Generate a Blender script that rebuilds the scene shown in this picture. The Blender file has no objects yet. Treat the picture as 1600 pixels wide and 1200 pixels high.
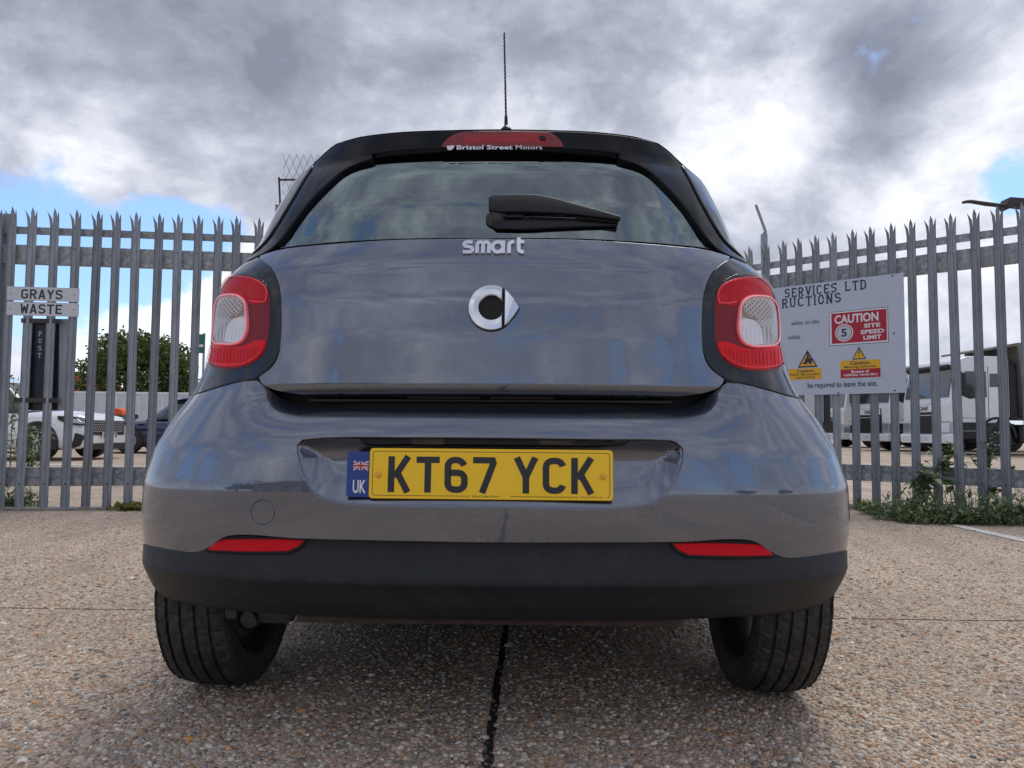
import bpy, bmesh, math, random
import numpy as np
from mathutils import Vector, Matrix, Euler
from mathutils.geometry import delaunay_2d_cdt

random.seed(7); rng = np.random.default_rng(7)
sc = bpy.context.scene
COL = sc.collection
R = math.radians
# ------------------------------------------------------------------ camera, world, sun, exposure
F = 1202.0; PITCH = 3.4; ROLL = 0.35; CAMH = 0.675
cam_d = bpy.data.cameras.new('camera'); cam = bpy.data.objects.new('camera', cam_d); COL.objects.link(cam)
cam_d.sensor_width = 36; cam_d.lens = F / 1600 * 36; cam_d.clip_start = 0.05; cam_d.clip_end = 3000
CAM = Matrix.Translation((0, 0, CAMH)) @ Matrix.Rotation(R(90 + PITCH), 4, 'X') @ Matrix.Rotation(R(ROLL), 4, 'Z')
cam.matrix_world = CAM
sc.camera = cam
SUN_EL, SUN_AZ = 60.0, 24.0      # azimuth: clockwise from +y (straight ahead) towards +x
sun_d = bpy.data.lights.new('sun', 'SUN'); sun = bpy.data.objects.new('sun', sun_d); COL.objects.link(sun)
sun_d.energy = 1.2; sun_d.angle = R(32); sun_d.color = (1, .95, .87)
sdir = Vector((math.sin(R(SUN_AZ)) * math.cos(R(SUN_EL)), math.cos(R(SUN_AZ)) * math.cos(R(SUN_EL)), math.sin(R(SUN_EL))))
sun.rotation_euler = (-sdir).to_track_quat('-Z', 'Y').to_euler()
sc.view_settings.view_transform = 'Standard'; sc.view_settings.look = 'None'
sc.view_settings.exposure = 0.66; sc.view_settings.gamma = 1.0; sc.view_settings.use_curve_mapping = False

class NT:
    """small node-tree builder"""
    def __init__(s, tree): s.t = tree; s.t.nodes.clear()
    def n(s, typ, **kw):
        nd = s.t.nodes.new(typ)
        ins = kw.pop('i', {})
        for k, v in kw.items(): setattr(nd, k, v)
        for k, v in ins.items():
            so = nd.inputs[k]
            if isinstance(v, bpy.types.NodeSocket): s.t.links.new(v, so)
            else: so.default_value = v
        return nd
    def math(s, op, a, b=0.0, c=None, clamp=False):
        i = {0: a, 1: b}
        if c is not None: i[2] = c
        return s.n('ShaderNodeMath', operation=op, use_clamp=clamp, i=i).outputs[0]
    def vmath(s, op, a, b=(0, 0, 0), out=0):
        return s.n('ShaderNodeVectorMath', operation=op, i={0: a, 1: b}).outputs[out]
    def mix(s, f, a, b, blend='MIX'):
        nd = s.n('ShaderNodeMix', data_type='RGBA', blend_type=blend)
        for k, v in ((0, f), (6, a), (7, b)):
            if isinstance(v, bpy.types.NodeSocket): s.t.links.new(v, nd.inputs[k])
            else: nd.inputs[k].default_value = v if k == 0 else (tuple(v) + (1,) if len(v) == 3 else v)
        return nd.outputs[2]
    def ramp(s, f, stops, interp='LINEAR'):
        nd = s.n('ShaderNodeValToRGB', i={0: f}); cr = nd.color_ramp; cr.interpolation = interp
        while len(cr.elements) > len(stops): cr.elements.remove(cr.elements[-1])
        while len(cr.elements) < len(stops): cr.elements.new(0.5)
        for e, (p, c) in zip(cr.elements, stops):
            e.position = p; e.color = (c, c, c, 1) if not hasattr(c, '__len__') else tuple(c) + (1,)
        return nd.outputs[0]
    def noise(s, vec, scale, detail=4, rough=.55, dist=0.0, out='Fac'):
        return s.n('ShaderNodeTexNoise', i={'Vector': vec, 'Scale': scale, 'Detail': detail, 'Roughness': rough, 'Distortion': dist}).outputs[out]

def ray(px, py):
    d = Vector(((px - 800) / F, (600 - py) / F, -1.0))
    return (CAM.to_3x3() @ d)
def at_y(px, py, y):
    d = ray(px, py); return CAM.translation + d * (y / d.y)
def at_z(px, py, z):
    d = ray(px, py); return CAM.translation + d * ((z - CAMH) / d.z)

# ---- sky: physical clear sky seen through procedural cloud
w = bpy.data.worlds.new('World'); sc.world = w; w.use_nodes = True
nt = NT(w.node_tree)
sky = nt.n('ShaderNodeTexSky', sky_type='NISHITA', sun_disc=False, sun_elevation=R(SUN_EL), sun_rotation=R(SUN_AZ), air_density=1.0, dust_density=.6, ozone_density=1.6).outputs[0]
tc = nt.n('ShaderNodeTexCoord').outputs['Generated']
dirn = nt.vmath('NORMALIZE', tc)
sep = nt.n('ShaderNodeSeparateXYZ', i={0: dirn})
zz = nt.math('ADD', nt.math('MAXIMUM', sep.outputs[2], 0.0), 0.36)
pl = nt.n('ShaderNodeCombineXYZ', i={0: nt.math('DIVIDE', sep.outputs[0], zz), 1: nt.math('DIVIDE', sep.outputs[1], zz), 2: nt.math('MULTIPLY', sep.outputs[2], 1.2)}).outputs[0]
pl = nt.vmath('ADD', pl, (3.1, 7.7, 0.0))
def blob(px, py, rad, soft=.6):
    """soft disc on the sky round one direction of the place"""
    d = ray(px, py).normalized()
    dd = nt.vmath('DOT_PRODUCT', dirn, tuple(d), out=1)
    r = math.cos(math.atan(rad / F)); r2 = math.cos(math.atan(rad * (1 - soft) / F))
    return nt.n('ShaderNodeMapRange', interpolation_type='SMOOTHSTEP', i={0: dd, 1: r, 2: r2, 3: 0.0, 4: 1.0}).outputs[0]
n_big = nt.noise(pl, 1.05, 7, .55, .35)
n_mid = nt.noise(nt.vmath('MULTIPLY', dirn, (1, 1, 1.7)), 4.6, 10, .60, .25)
n_fin = nt.noise(nt.vmath('MULTIPLY', dirn, (1, 1, 1.5)), 15., 7, .62, .3)
n_sky = nt.noise(dirn, 5.5, 8, .6, .15)          # puffs seen side-on near the horizon
# coverage
cov = nt.math('ADD', nt.math('MULTIPLY', n_big, .9), nt.math('MULTIPLY', n_mid, .5))
cov = nt.math('ADD', cov, nt.math('MULTIPLY', nt.math('SUBTRACT', n_sky, .5), 1.25))
cov = nt.math('ADD', cov, nt.math('MULTIPLY', nt.math('SUBTRACT', n_fin, .5), .34))
def add_blobs(v, lst):
    for px_, py_, r_, a_ in lst:
        v = nt.math('ADD', v, nt.math('MULTIPLY', blob(px_, py_, r_, .9), a_))
    return v
COV_BLOBS = [(180, 375, 210, -.34), (20, 400, 190, -.24), (300, 400, 120, -.22), (60, 275, 120, .04), (250, 300, 120, .06), (1578, 288, 60, -.34), (1300, 200, 60, -.10),
             (330, 545, 200, .30), (60, 560, 160, .22), (800, 150, 700, .30), (1250, 430, 300, .3), (1450, 500, 200, .2), (120, 130, 260, .34), (170, 265, 70, .16), (1560, 120, 160, .2)]
cov = nt.math('ADD', add_blobs(cov, COV_BLOBS), nt.n('ShaderNodeMapRange', i={0: sep.outputs[2], 1: .30, 2: .6, 3: .0, 4: .07}).outputs[0])
cov = nt.n('ShaderNodeMapRange', interpolation_type='SMOOTHSTEP', i={0: cov, 1: .46, 2: .68, 3: 0.0, 4: 1.0}).outputs[0]
# brightness of the cloud
br = nt.math('ADD', nt.math('SUBTRACT', nt.math('MULTIPLY', n_mid, 1.15), .11), nt.math('MULTIPLY', n_fin, .30))
br = nt.math('ADD', br, nt.math('MULTIPLY', nt.math('SUBTRACT', n_sky, .5), .55))
br = nt.math('ADD', br, nt.math('SUBTRACT', nt.math('MULTIPLY', n_big, .5), .42))
BR_BLOBS = [(1190, 115, 130, .03), (1575, 100, 150, .20), (1530, 240, 180, .05), (1460, 470, 330, .10), (1400, 130, 120, -.20), (1270, 165, 90, .16), (1150, 230, 200, .04), (340, 500, 230, .34), (60, 560, 220, .26),
            (400, 130, 430, -.10), (850, 60, 300, -.04), (70, 180, 130, .16), (150, 280, 100, .22), (30, 40, 150, -.08), (1600, 350, 200, .06), (620, 260, 300, .05), (900, 250, 300, .04)]
br = nt.math('ADD', add_blobs(br, BR_BLOBS), .045)
ccol = nt.ramp(br, [(.18, (.17, .185, .235)), (.36, (.245, .262, .33)), (.52, (.355, .375, .445)), (.68, (.52, .54, .60)), (.92, (.80, .81, .83))])
skyc = nt.mix(.22, nt.mix(1.0, sky, (.075, .10, .135), 'MULTIPLY'), (.45, .55, .70))
fin = nt.mix(cov, skyc, ccol)
# paler towards the horizon
hz = nt.n('ShaderNodeMapRange', interpolation_type='SMOOTHSTEP', i={0: sep.outputs[2], 1: -.02, 2: .14, 3: .55, 4: 0.0}).outputs[0]
fin = nt.mix(hz, fin, (.56, .61, .70))
bg = nt.n('ShaderNodeBackground', i={0: fin, 1: 1.0})
out = nt.n('ShaderNodeOutputWorld'); w.node_tree.links.new(bg.outputs[0], out.inputs[0])

# ------------------------------------------------------------------ materials
MATS = {}
def mat(name, color, rough=.5, metal=0., coat=0., spec=.5, ior=None, coat_ior=1.5, coat_rough=.03, var=0., vscale=8., bump=0., bscale=60., rvar=0., alpha=1., emit=None, vcol=False, trans=0., stretch=None, dust=0.):
    m = bpy.data.materials.new(name); m.use_nodes = True; t = NT(m.node_tree)
    o = t.n('ShaderNodeOutputMaterial'); p = t.n('ShaderNodeBsdfPrincipled')
    m.node_tree.links.new(p.outputs[0], o.inputs[0])
    I = p.inputs
    I['Base Color'].default_value = tuple(color) + (1,)
    I['Roughness'].default_value = rough; I['Metallic'].default_value = metal
    I['Coat Weight'].default_value = coat; I['Coat Roughness'].default_value = coat_rough; I['Coat IOR'].default_value = coat_ior
    I['Specular IOR Level'].default_value = spec
    I['Transmission Weight'].default_value = trans; I['Alpha'].default_value = alpha
    if ior: I['IOR'].default_value = ior
    L = m.node_tree.links.new
    tcn = t.n('ShaderNodeTexCoord').outputs['Object']
    if stretch: tcn = t.vmath('MULTIPLY', tcn, stretch)
    base = None
    if vcol:
        base = t.n('ShaderNodeVertexColor', layer_name='col').outputs[0]; L(base, I['Base Color'])
    if var:
        nz = t.noise(tcn, vscale, 6, .6, .2)
        a = t.ramp(nz, [(.3, 1 - var), (.7, 1 + var * .6)])
        c = t.mix(1.0, base if base else tuple(color), a, 'MULTIPLY'); L(c, I['Base Color']); base = c
    if dust:
        nz = t.noise(tcn, 14, 8, .7, .6); nz2 = t.noise(tcn, 130, 3, .6)
        f = t.math('MULTIPLY', t.ramp(nz, [(.45, 0.), (.75, 1.)]), t.ramp(nz2, [(.35, .2), (.65, 1.)]))
        c = t.mix(t.math('MULTIPLY', f, dust), base if base else tuple(color), (.22, .20, .18)); L(c, I['Base Color'])
    if name in ('galv', 'galv_rail'):
        oi = t.n('ShaderNodeObjectInfo').outputs['Random']; rz_ = t.n('ShaderNodeMapRange', i={0: oi, 1: 0., 2: 1., 3: .80, 4: 1.14}).outputs[0]
        c = t.mix(1.0, base, t.n('ShaderNodeCombineColor', i={0: rz_, 1: rz_, 2: rz_}).outputs[0], 'MULTIPLY')
        off = t.vmath('ADD', t.n('ShaderNodeTexCoord').outputs['Object'], t.n('ShaderNodeCombineXYZ', i={0: t.math('MULTIPLY', oi, 37.), 1: 0., 2: t.math('MULTIPLY', oi, 91.)}).outputs[0])
        ru = t.math('MULTIPLY', t.ramp(t.noise(t.vmath('MULTIPLY', off, (1, 1, .22)), 26, 6, .7, .4), [(.60, 0.), (.74, 1.)]), t.ramp(t.noise(off, 2.2, 2, .5), [(.48, 0.), (.62, .55)]))
        c = t.mix(ru, c, (.13, .085, .055)); L(c, I['Base Color']); base = c
    if rvar:
        nz = t.noise(tcn, vscale * 2.3, 5, .6)
        L(t.ramp(nz, [(.3, max(rough - rvar, 0.01)), (.7, rough + rvar)]), I['Roughness'])
    if bump:
        nz = t.noise(tcn, bscale, 4, .6)
        b = t.n('ShaderNodeBump', i={'Strength': bump, 'Distance': .004, 'Height': nz}); L(b.outputs[0], I['Normal'])
    if emit: I['Emission Color'].default_value = tuple(emit[:3]) + (1,); I['Emission Strength'].default_value = emit[3]
    MATS[name] = m; return m

def paint_mat():
    m = bpy.data.materials.new('grey_metallic_paint'); m.use_nodes = True; t = NT(m.node_tree); L = m.node_tree.links.new
    o = t.n('ShaderNodeOutputMaterial'); p = t.n('ShaderNodeBsdfPrincipled'); L(p.outputs[0], o.inputs[0])
    co = t.n('ShaderNodeTexCoord').outputs['Object']
    fl = t.n('ShaderNodeTexVoronoi', i={'Vector': co, 'Scale': 1500.}).outputs['Color']
    fl = t.n('ShaderNodeSeparateColor', i={0: fl}).outputs[0]
    smear = t.noise(t.vmath('MULTIPLY', co, (1, 1, .45)), 7, 7, .62, 1.2)
    c = t.mix(t.ramp(fl, [(.2, 0.), (.9, 1.)]), (.078, .092, .130), (.124, .144, .195))
    L(c, p.inputs['Base Color'])
    p.inputs['Metallic'].default_value = .82
    L(t.ramp(smear, [(.3, .23), (.7, .34)]), p.inputs['Roughness'])
    p.inputs['Coat Weight'].default_value = 1.0; p.inputs['Coat IOR'].default_value = 2.0
    L(t.ramp(smear, [(.35, .012), (.75, .07)]), p.inputs['Coat Roughness'])
    peel = t.noise(co, 55, 2, .5)
    b = t.n('ShaderNodeBump', i={'Strength': .016, 'Distance': .004, 'Height': peel}); L(b.outputs[0], p.inputs['Coat Normal'])
    MATS['paint'] = m; return m
paint_mat()
def glass_mat(name, col, refl, trans):
    m = bpy.data.materials.new(name); m.use_nodes = True; t = NT(m.node_tree); L = m.node_tree.links.new
    o = t.n('ShaderNodeOutputMaterial')
    g = t.n('ShaderNodeBsdfGlossy', i={'Color': (refl[0], refl[1], refl[2], 1), 'Roughness': .015})
    tr = t.n('ShaderNodeBsdfTransparent', i={'Color': tuple(trans) + (1,)})
    fr = t.n('ShaderNodeFresnel', i={'IOR': 1.5}).outputs[0]
    f = t.math('ADD', t.math('MULTIPLY', fr, .8 if col > .2 else .2), col)
    mx = t.n('ShaderNodeMixShader', i={0: f}); L(tr.outputs[0], mx.inputs[1]); L(g.outputs[0], mx.inputs[2]); L(mx.outputs[0], o.inputs[0])
    MATS[name] = m
glass_mat('tinted_glass', .21, (.80, .93, .92), (.10, .12, .12))
glass_mat('clear_lens', .015, (1, 1, 1), (.96, .96, .96))
glass_mat('red_lens', .06, (1, .9, .9), (.95, .10, .10))
mat('frit', (.02, .017, .02), .05, coat=1, ior=2.6)
mat('gloss_black', (.008, .009, .012), .08, coat=1, coat_ior=1.6, var=.2)
mat('pod_paint', (.004, .007, .010), .12, coat=1, coat_ior=1.32, spec=.3)
mat('gap_black', (.004, .004, .004), .7)
mat('grained_plastic', (.0085, .011, .016), .44, bump=.35, bscale=900, var=.3, vscale=6, rvar=.07, dust=.10, spec=.38)
mat('rubber', (.018, .018, .019), .6, var=.35, vscale=25, bump=.3, bscale=260, dust=.38)
mat('underbody', (.012, .011, .011), .8, var=.4, vscale=12)
mat('rusty', (.06, .042, .032), .8, var=.5, vscale=20)
mat('chrome', (.80, .81, .83), .16, metal=1)
mat('chrome_satin', (.70, .72, .75), .14, metal=1)
mat('black_satin', (.006, .006, .007), .30, spec=.35)
mat('plate_yellow', (.98, .60, .0), .35, coat=.15)
mat('plate_black', (.018, .018, .022), .4)
mat('bolt_yellow', (.85, .42, .06), .4)
mat('flag_blue', (.015, .05, .25), .4)
mat('flag_red', (.45, .03, .05), .4)
mat('white_print', (.78, .78, .80), .45)
mat('reflector_red', (.66, .0, .008), .35, spec=.2,  bump=.5, bscale=700)
mat('lamp_red_bright', (.92, .0, .002), .4, spec=.08)
mat('brake_red', (.20, .002, .006), .3, coat=.4)
mat('brake_strip', (.34, .0, .004), .3, coat=.3)
mat('lamp_red_dark', (.26, .0, .003), .4, spec=.2)
mat('lamp_red_mid', (.62, .0, .004), .4, spec=.08)
mat('guide_pink', (.95, .50, .52), .25, emit=(1, .35, .38, .12))  # pale tint and faint glow stand in for light caught by the ring
mat('guide_red', (.95, .06, .10), .25, emit=(1, .05, .08, .12))  # faint glow added to brighten the unlit guide lines
mat('lamp_silver', (.62, .58, .56), .35, metal=.1)
mat('lamp_white', (.92, .92, .94), .3, metal=.0)
mat('spoiler_black', (.004, .005, .007), .12, spec=.22)
mat('lamp_amberish', (.42, .30, .24), .3, metal=.5)
mat('galv', (.29, .315, .345), .52, metal=.35, var=.28, vscale=16, rvar=.1, stretch=(1, 1, .25))
mat('galv_rail', (.36, .375, .385), .55, metal=.3, var=.5, vscale=30, rvar=.1)
mat('steel_dark', (.06, .055, .055), .6, metal=.3, var=.4, vscale=30)
mat('sign_white', (.52, .57, .66), .5, var=.05, vscale=4)
mat('plate_white', (.60, .62, .66), .4, var=.05)
mat('sign_red', (.42, .008, .03), .45)
mat('sign_amber', (.80, .42, .01), .45)
mat('sign_text', (.02, .025, .05), .5)
mat('box_black', (.012, .013, .018), .4, var=.3)
mat('box_navy', (.008, .010, .022), .35)
mat('white_vehicle', (.80, .81, .83), .25, coat=1, var=.06, vscale=1.5)
mat('white_dull', (.62, .63, .66), .55, var=.12, vscale=3)
mat('blue_vehicle', (.01, .016, .075), .2, metal=.3, coat=1)
mat('vehicle_glass', (.03, .04, .045), .06, coat=1, ior=1.5)
mat('vehicle_black', (.013, .013, .015), .5, var=.3)
mat('tipper_grey', (.19, .17, .15), .6, var=.35, vscale=5, stretch=(1, 1, .3))
mat('alloy', (.5, .5, .52), .3, metal=.8)
mat('headlamp', (.45, .47, .5), .12, metal=.5, coat=1)
mat('brick_red', (.35, .10, .06), .8)
mat('bark', (.07, .055, .04), .9, var=.4, vscale=20, bump=.6)
mat('line_paint', (.62, .60, .55), .7, var=.35, vscale=22, bump=.4, bscale=200)
mat('sealant', (.040, .038, .036), .55, bump=.5, bscale=120)
mat('kerb_stone', (.28, .26, .235), .85, var=.35, vscale=14, bump=.5, bscale=80)
mat('green_sign', (.02, .14, .09), .5)
mat('orange_cover', (.70, .10, .02), .5)
mat('far_building', (.19, .185, .18), .8, var=.2)
def leaf_mat(name, c1, c2):
    m = bpy.data.materials.new(name); m.use_nodes = True; t = NT(m.node_tree); L = m.node_tree.links.new
    o = t.n('ShaderNodeOutputMaterial'); p = t.n('ShaderNodeBsdfPrincipled', i={'Roughness': .5})
    v = t.n('ShaderNodeVertexColor', layer_name='col').outputs[0]
    f = t.n('ShaderNodeSeparateColor', i={0: v}).outputs[0]
    c = t.mix(f, c1, c2); L(c, p.inputs['Base Color'])
    tl = t.n('ShaderNodeBsdfTranslucent'); L(c, tl.inputs[0])
    mx = t.n('ShaderNodeMixShader', i={0: .3}); L(p.outputs[0], mx.inputs[1]); L(tl.outputs[0], mx.inputs[2]); L(mx.outputs[0], o.inputs[0]); MATS[name] = m
leaf_mat('leaf_weed', (.06, .11, .04), (.22, .29, .13))
leaf_mat('leaf_tree', (.035, .065, .012), (.12, .17, .03))
leaf_mat('leaf_dry', (.10, .12, .02), (.28, .30, .05))
leaf_mat('leaf_hedge', (.03, .05, .015), (.09, .12, .03))

def concrete_mat(name, near):
    m = bpy.data.materials.new(name); m.use_nodes = True; t = NT(m.node_tree); L = m.node_tree.links.new
    o = t.n('ShaderNodeOutputMaterial'); p = t.n('ShaderNodeBsdfPrincipled'); L(p.outputs[0], o.inputs[0])
    co = t.n('ShaderNodeNewGeometry').outputs['Position']
    warp = t.vmath('ADD', co, t.vmath('SCALE', t.noise(co, 60, 2, .5, 0, 'Color'), (0, 0, 0)))
    v1 = t.n('ShaderNodeTexVoronoi', i={'Vector': co, 'Scale': 105., 'Randomness': 1.})
    v2 = t.n('ShaderNodeTexVoronoi', i={'Vector': co, 'Scale': 190., 'Randomness': 1.})
    h1 = t.n('ShaderNodeSeparateColor', i={0: v1.outputs['Color']}).outputs[0]
    h2 = t.n('ShaderNodeSeparateColor', i={0: v2.outputs['Color']}).outputs[1]
    pal = [(.0, (.40, .27, .17)), (.16, (.53, .42, .31)), (.3, (.21, .19, .17)), (.42, (.62, .52, .39)), (.52, (.42, .21, .09)), (.62, (.46, .37, .28)), (.74, (.09, .085, .08)), (.82, (.70, .61, .49)), (.93, (.44, .29, .18))]
    c1 = t.ramp(h1, pal, 'CONSTANT'); c2 = t.ramp(h2, pal, 'CONSTANT')
    mortar = t.mix(t.noise(co, 3.5, 5, .6), (.38, .31, .245), (.48, .405, .325))
    mk1 = t.math('LESS_THAN', v1.outputs['Distance'], .52); mk2 = t.math('LESS_THAN', v2.outputs['Distance'], .50)
    c = t.mix(mk2, mortar, c2); c = t.mix(mk1, c, c1)
    big = t.noise(co, .55, 6, .6, .4); bigr = t.ramp(big, [(.3, .86), (.7, 1.12)])
    c = t.mix(1.0, c, bigr, 'MULTIPLY')
    st = t.noise(co, 2.3, 6, .65, .8)
    c = t.mix(t.ramp(st, [(.54, 0.), (.76, .5)]), c, (.11, .095, .08))
    lg = t.noise(t.vmath('MULTIPLY', co, (1.6, .25, 1)), 1.2, 5, .6, .5)
    c = t.mix(1.0, c, t.ramp(lg, [(.35, .80), (.6, 1.08)]), 'MULTIPLY')
    L(c, p.inputs['Base Color'])
    L(t.ramp(h1, [(0., .5), (1., .8)]), p.inputs['Roughness'])
    p.inputs['Specular IOR Level'].default_value = .35
    hgt = t.math('MULTIPLY', t.math('SUBTRACT', 1.0, v1.outputs['Distance']), mk1)
    hg2 = t.math('MULTIPLY', t.math('SUBTRACT', 1.0, v2.outputs['Distance']), t.math('MULTIPLY', mk2, .5))
    b = t.n('ShaderNodeBump', i={'Strength': .85, 'Distance': .0035, 'Height': t.math('MAXIMUM', hgt, hg2)}); L(b.outputs[0], p.inputs['Normal'])
    MATS[name] = m
concrete_mat('aggregate_concrete', True)

# ------------------------------------------------------------------ mesh helpers
def tag(o, label=None, cat=None, group=None, kind=None):
    if label: o['label'] = label
    if cat: o['category'] = cat
    if group: o['group'] = group
    if kind: o['kind'] = kind
    return o
def empty(name, loc=(0, 0, 0), rz=0, **kw):
    o = bpy.data.objects.new(name, None); COL.objects.link(o); o.location = loc; o.rotation_euler = (0, 0, rz); o.empty_display_size = .1
    return tag(o, **kw)
def link_mesh(name, me, m, parent=None, loc=None, rot=None):
    if m is not None and not me.materials: me.materials.append(MATS[m] if isinstance(m, str) else m)
    o = bpy.data.objects.new(name, me); COL.objects.link(o)
    if parent: o.parent = parent
    if loc is not None: o.location = loc
    if rot is not None: o.rotation_euler = rot
    return o
def copy_tree(o, parent=None):
    c = o.copy(); COL.objects.link(c)
    if parent: c.parent = parent
    for ch in list(o.children): copy_tree(ch, c)
    return c

class MB:
    def __init__(s): s.v = []; s.f = []; s.sm = []
    def add(s, vs, fs, smooth=False, M=None):
        b = len(s.v)
        for p in vs: s.v.append(tuple(M @ Vector(p)) if M is not None else tuple(p))
        for f in fs: s.f.append(tuple(b + k for k in f)); s.sm.append(smooth)
        return s
    def box(s, c, d, M=None, bev=0.):
        x, y, z = c; a, b, e = d[0] / 2, d[1] / 2, d[2] / 2
        if bev <= 0:
            vs = [(x + i * a, y + j * b, z + k * e) for i in (-1, 1) for j in (-1, 1) for k in (-1, 1)]
            fs = [(0, 1, 3, 2), (4, 6, 7, 5), (0, 4, 5, 1), (2, 3, 7, 6), (0, 2, 6, 4), (1, 5, 7, 3)]
            return s.add(vs, fs, M=M)
        bm = bmesh.new(); bmesh.ops.create_cube(bm, size=1)
        for v in bm.verts: v.co = Vector((x + v.co.x * d[0], y + v.co.y * d[1], z + v.co.z * d[2]))
        bmesh.ops.bevel(bm, geom=list(bm.edges), offset=min(bev, min(d) * .45), segments=2, affect='EDGES', profile=.5)
        s.bm(bm, M=M); bm.free(); return s
    def bm(s, bm, M=None, smooth=False):
        bm.verts.index_update(); s.add([v.co[:] for v in bm.verts], [[v.index for v in f.verts] for f in bm.faces], smooth, M); return s
    def tube(s, pts, r, n=8, cap=True, smooth=True, M=None):
        pts = [Vector(p) for p in pts]; rs = r if hasattr(r, '__len__') else [r] * len(pts)
        vs = []; fs = []
        t0 = (pts[1] - pts[0]).normalized(); a = t0.orthogonal().normalized()
        for i, p in enumerate(pts):
            t = (pts[min(i + 1, len(pts) - 1)] - pts[max(i - 1, 0)]).normalized()
            a = (a - t * a.dot(t)).normalized(); b = t.cross(a)
            for k in range(n):
                an = 2 * math.pi * k / n; vs.append(p + (a * math.cos(an) + b * math.sin(an)) * rs[i])
        for i in range(len(pts) - 1):
            for k in range(n):
                k2 = (k + 1) % n; fs.append((i * n + k, i * n + k2, (i + 1) * n + k2, (i + 1) * n + k))
        s.add(vs, fs, smooth, M)
        if cap: s.add(vs[:n][::-1], [tuple(range(n))], False, M); s.add(vs[-n:], [tuple(range(n))], False, M)
        return s
    def lathe(s, prof, n=48, axis='X', M=None, smooth=True, c=(0, 0, 0)):
        """prof: (along axis, radius)"""
        vs = []; fs = []; m = len(prof)
        for k in range(n):
            an = 2 * math.pi * k / n; ca, sa = math.cos(an), math.sin(an)
            for (u, r) in prof:
                p = (u, r * ca, r * sa) if axis == 'X' else ((r * ca, u, r * sa) if axis == 'Y' else (r * ca, r * sa, u))
                vs.append((p[0] + c[0], p[1] + c[1], p[2] + c[2]))
        for k in range(n):
            k2 = (k + 1) % n
            for j in range(m - 1): fs.append((k * m + j, k * m + j + 1, k2 * m + j + 1, k2 * m + j))
        return s.add(vs, fs, smooth, M)
    def prism(s, pts, h0, h1, plane='xz', M=None, bev=0., bseg=2):
        """polygon in a plane, extruded along the third axis from h0 to h1"""
        def p3(p, h): return {'xz': (p[0], h, p[1]), 'yz': (h, p[0], p[1]), 'xy': (p[0], p[1], h)}[plane]
        bm = bmesh.new(); vs = [bm.verts.new(p3(p, h0)) for p in pts]
        f = bm.faces.new(vs); r = bmesh.ops.extrude_face_region(bm, geom=[f])
        dv = Vector(p3((0, 0), h1)) - Vector(p3((0, 0), h0))
        bmesh.ops.translate(bm, verts=[g for g in r['geom'] if isinstance(g, bmesh.types.BMVert)], vec=dv)
        bmesh.ops.recalc_face_normals(bm, faces=bm.faces)
        if bev: bmesh.ops.bevel(bm, geom=list(bm.edges), offset=bev, segments=bseg, affect='EDGES', profile=.5, clamp_overlap=True)
        bmesh.ops.triangulate(bm, faces=[f for f in bm.faces if len(f.verts) > 4], ngon_method='EAR_CLIP')
        s.bm(bm, M=M); bm.free(); return s
    def build(s, name, m, parent=None, loc=None, rot=None, recalc=True):
        me = bpy.data.meshes.new(name); me.from_pydata(s.v, [], s.f)
        if recalc:
            bm = bmesh.new(); bm.from_mesh(me); bmesh.ops.recalc_face_normals(bm, faces=bm.faces); bm.to_mesh(me); bm.free()
        me.polygons.foreach_set('use_smooth', s.sm if len(s.sm) == len(me.polygons) else [False] * len(me.polygons)); me.update()
        return link_mesh(name, me, m, parent, loc, rot)

def text_mb(string, width=None, height=None, center=(0, 0), depth=.0006, offset=0., shear=0., align='CENTER', space=1.):
    """Lettering as thin raised geometry in local x,z (facing -y)"""
    cu = bpy.data.curves.new('t', 'FONT'); cu.body = string; cu.size = 1; cu.extrude = depth / 2; cu.offset = offset; cu.resolution_u = 3; cu.space_character = space
    ob = bpy.data.objects.new('t', cu); COL.objects.link(ob)
    dg = bpy.context.evaluated_depsgraph_get(); me = bpy.data.meshes.new_from_object(ob.evaluated_get(dg))
    vs = np.array([v.co[:] for v in me.vertices]) if len(me.vertices) else np.zeros((1, 3)); fs = [tuple(p.vertices) for p in me.polygons]
    bpy.data.objects.remove(ob); bpy.data.curves.remove(cu); bpy.data.meshes.remove(me)
    x0, x1 = vs[:, 0].min(), vs[:, 0].max(); y0, y1 = vs[:, 1].min(), vs[:, 1].max()
    sx = width / (x1 - x0) if width else None; sy = height / (y1 - y0) if height else None
    sx = sx or sy; sy = sy or sx
    ox = {'CENTER': (x0 + x1) / 2, 'LEFT': x0, 'RIGHT': x1}[align]
    P = [((x - ox) * sx + center[0], -z - depth / 2, (y - (y0 + y1) / 2) * sy + center[1]) for x, y, z in vs]
    mb = MB(); mb.add(P, fs); return mb

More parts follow.
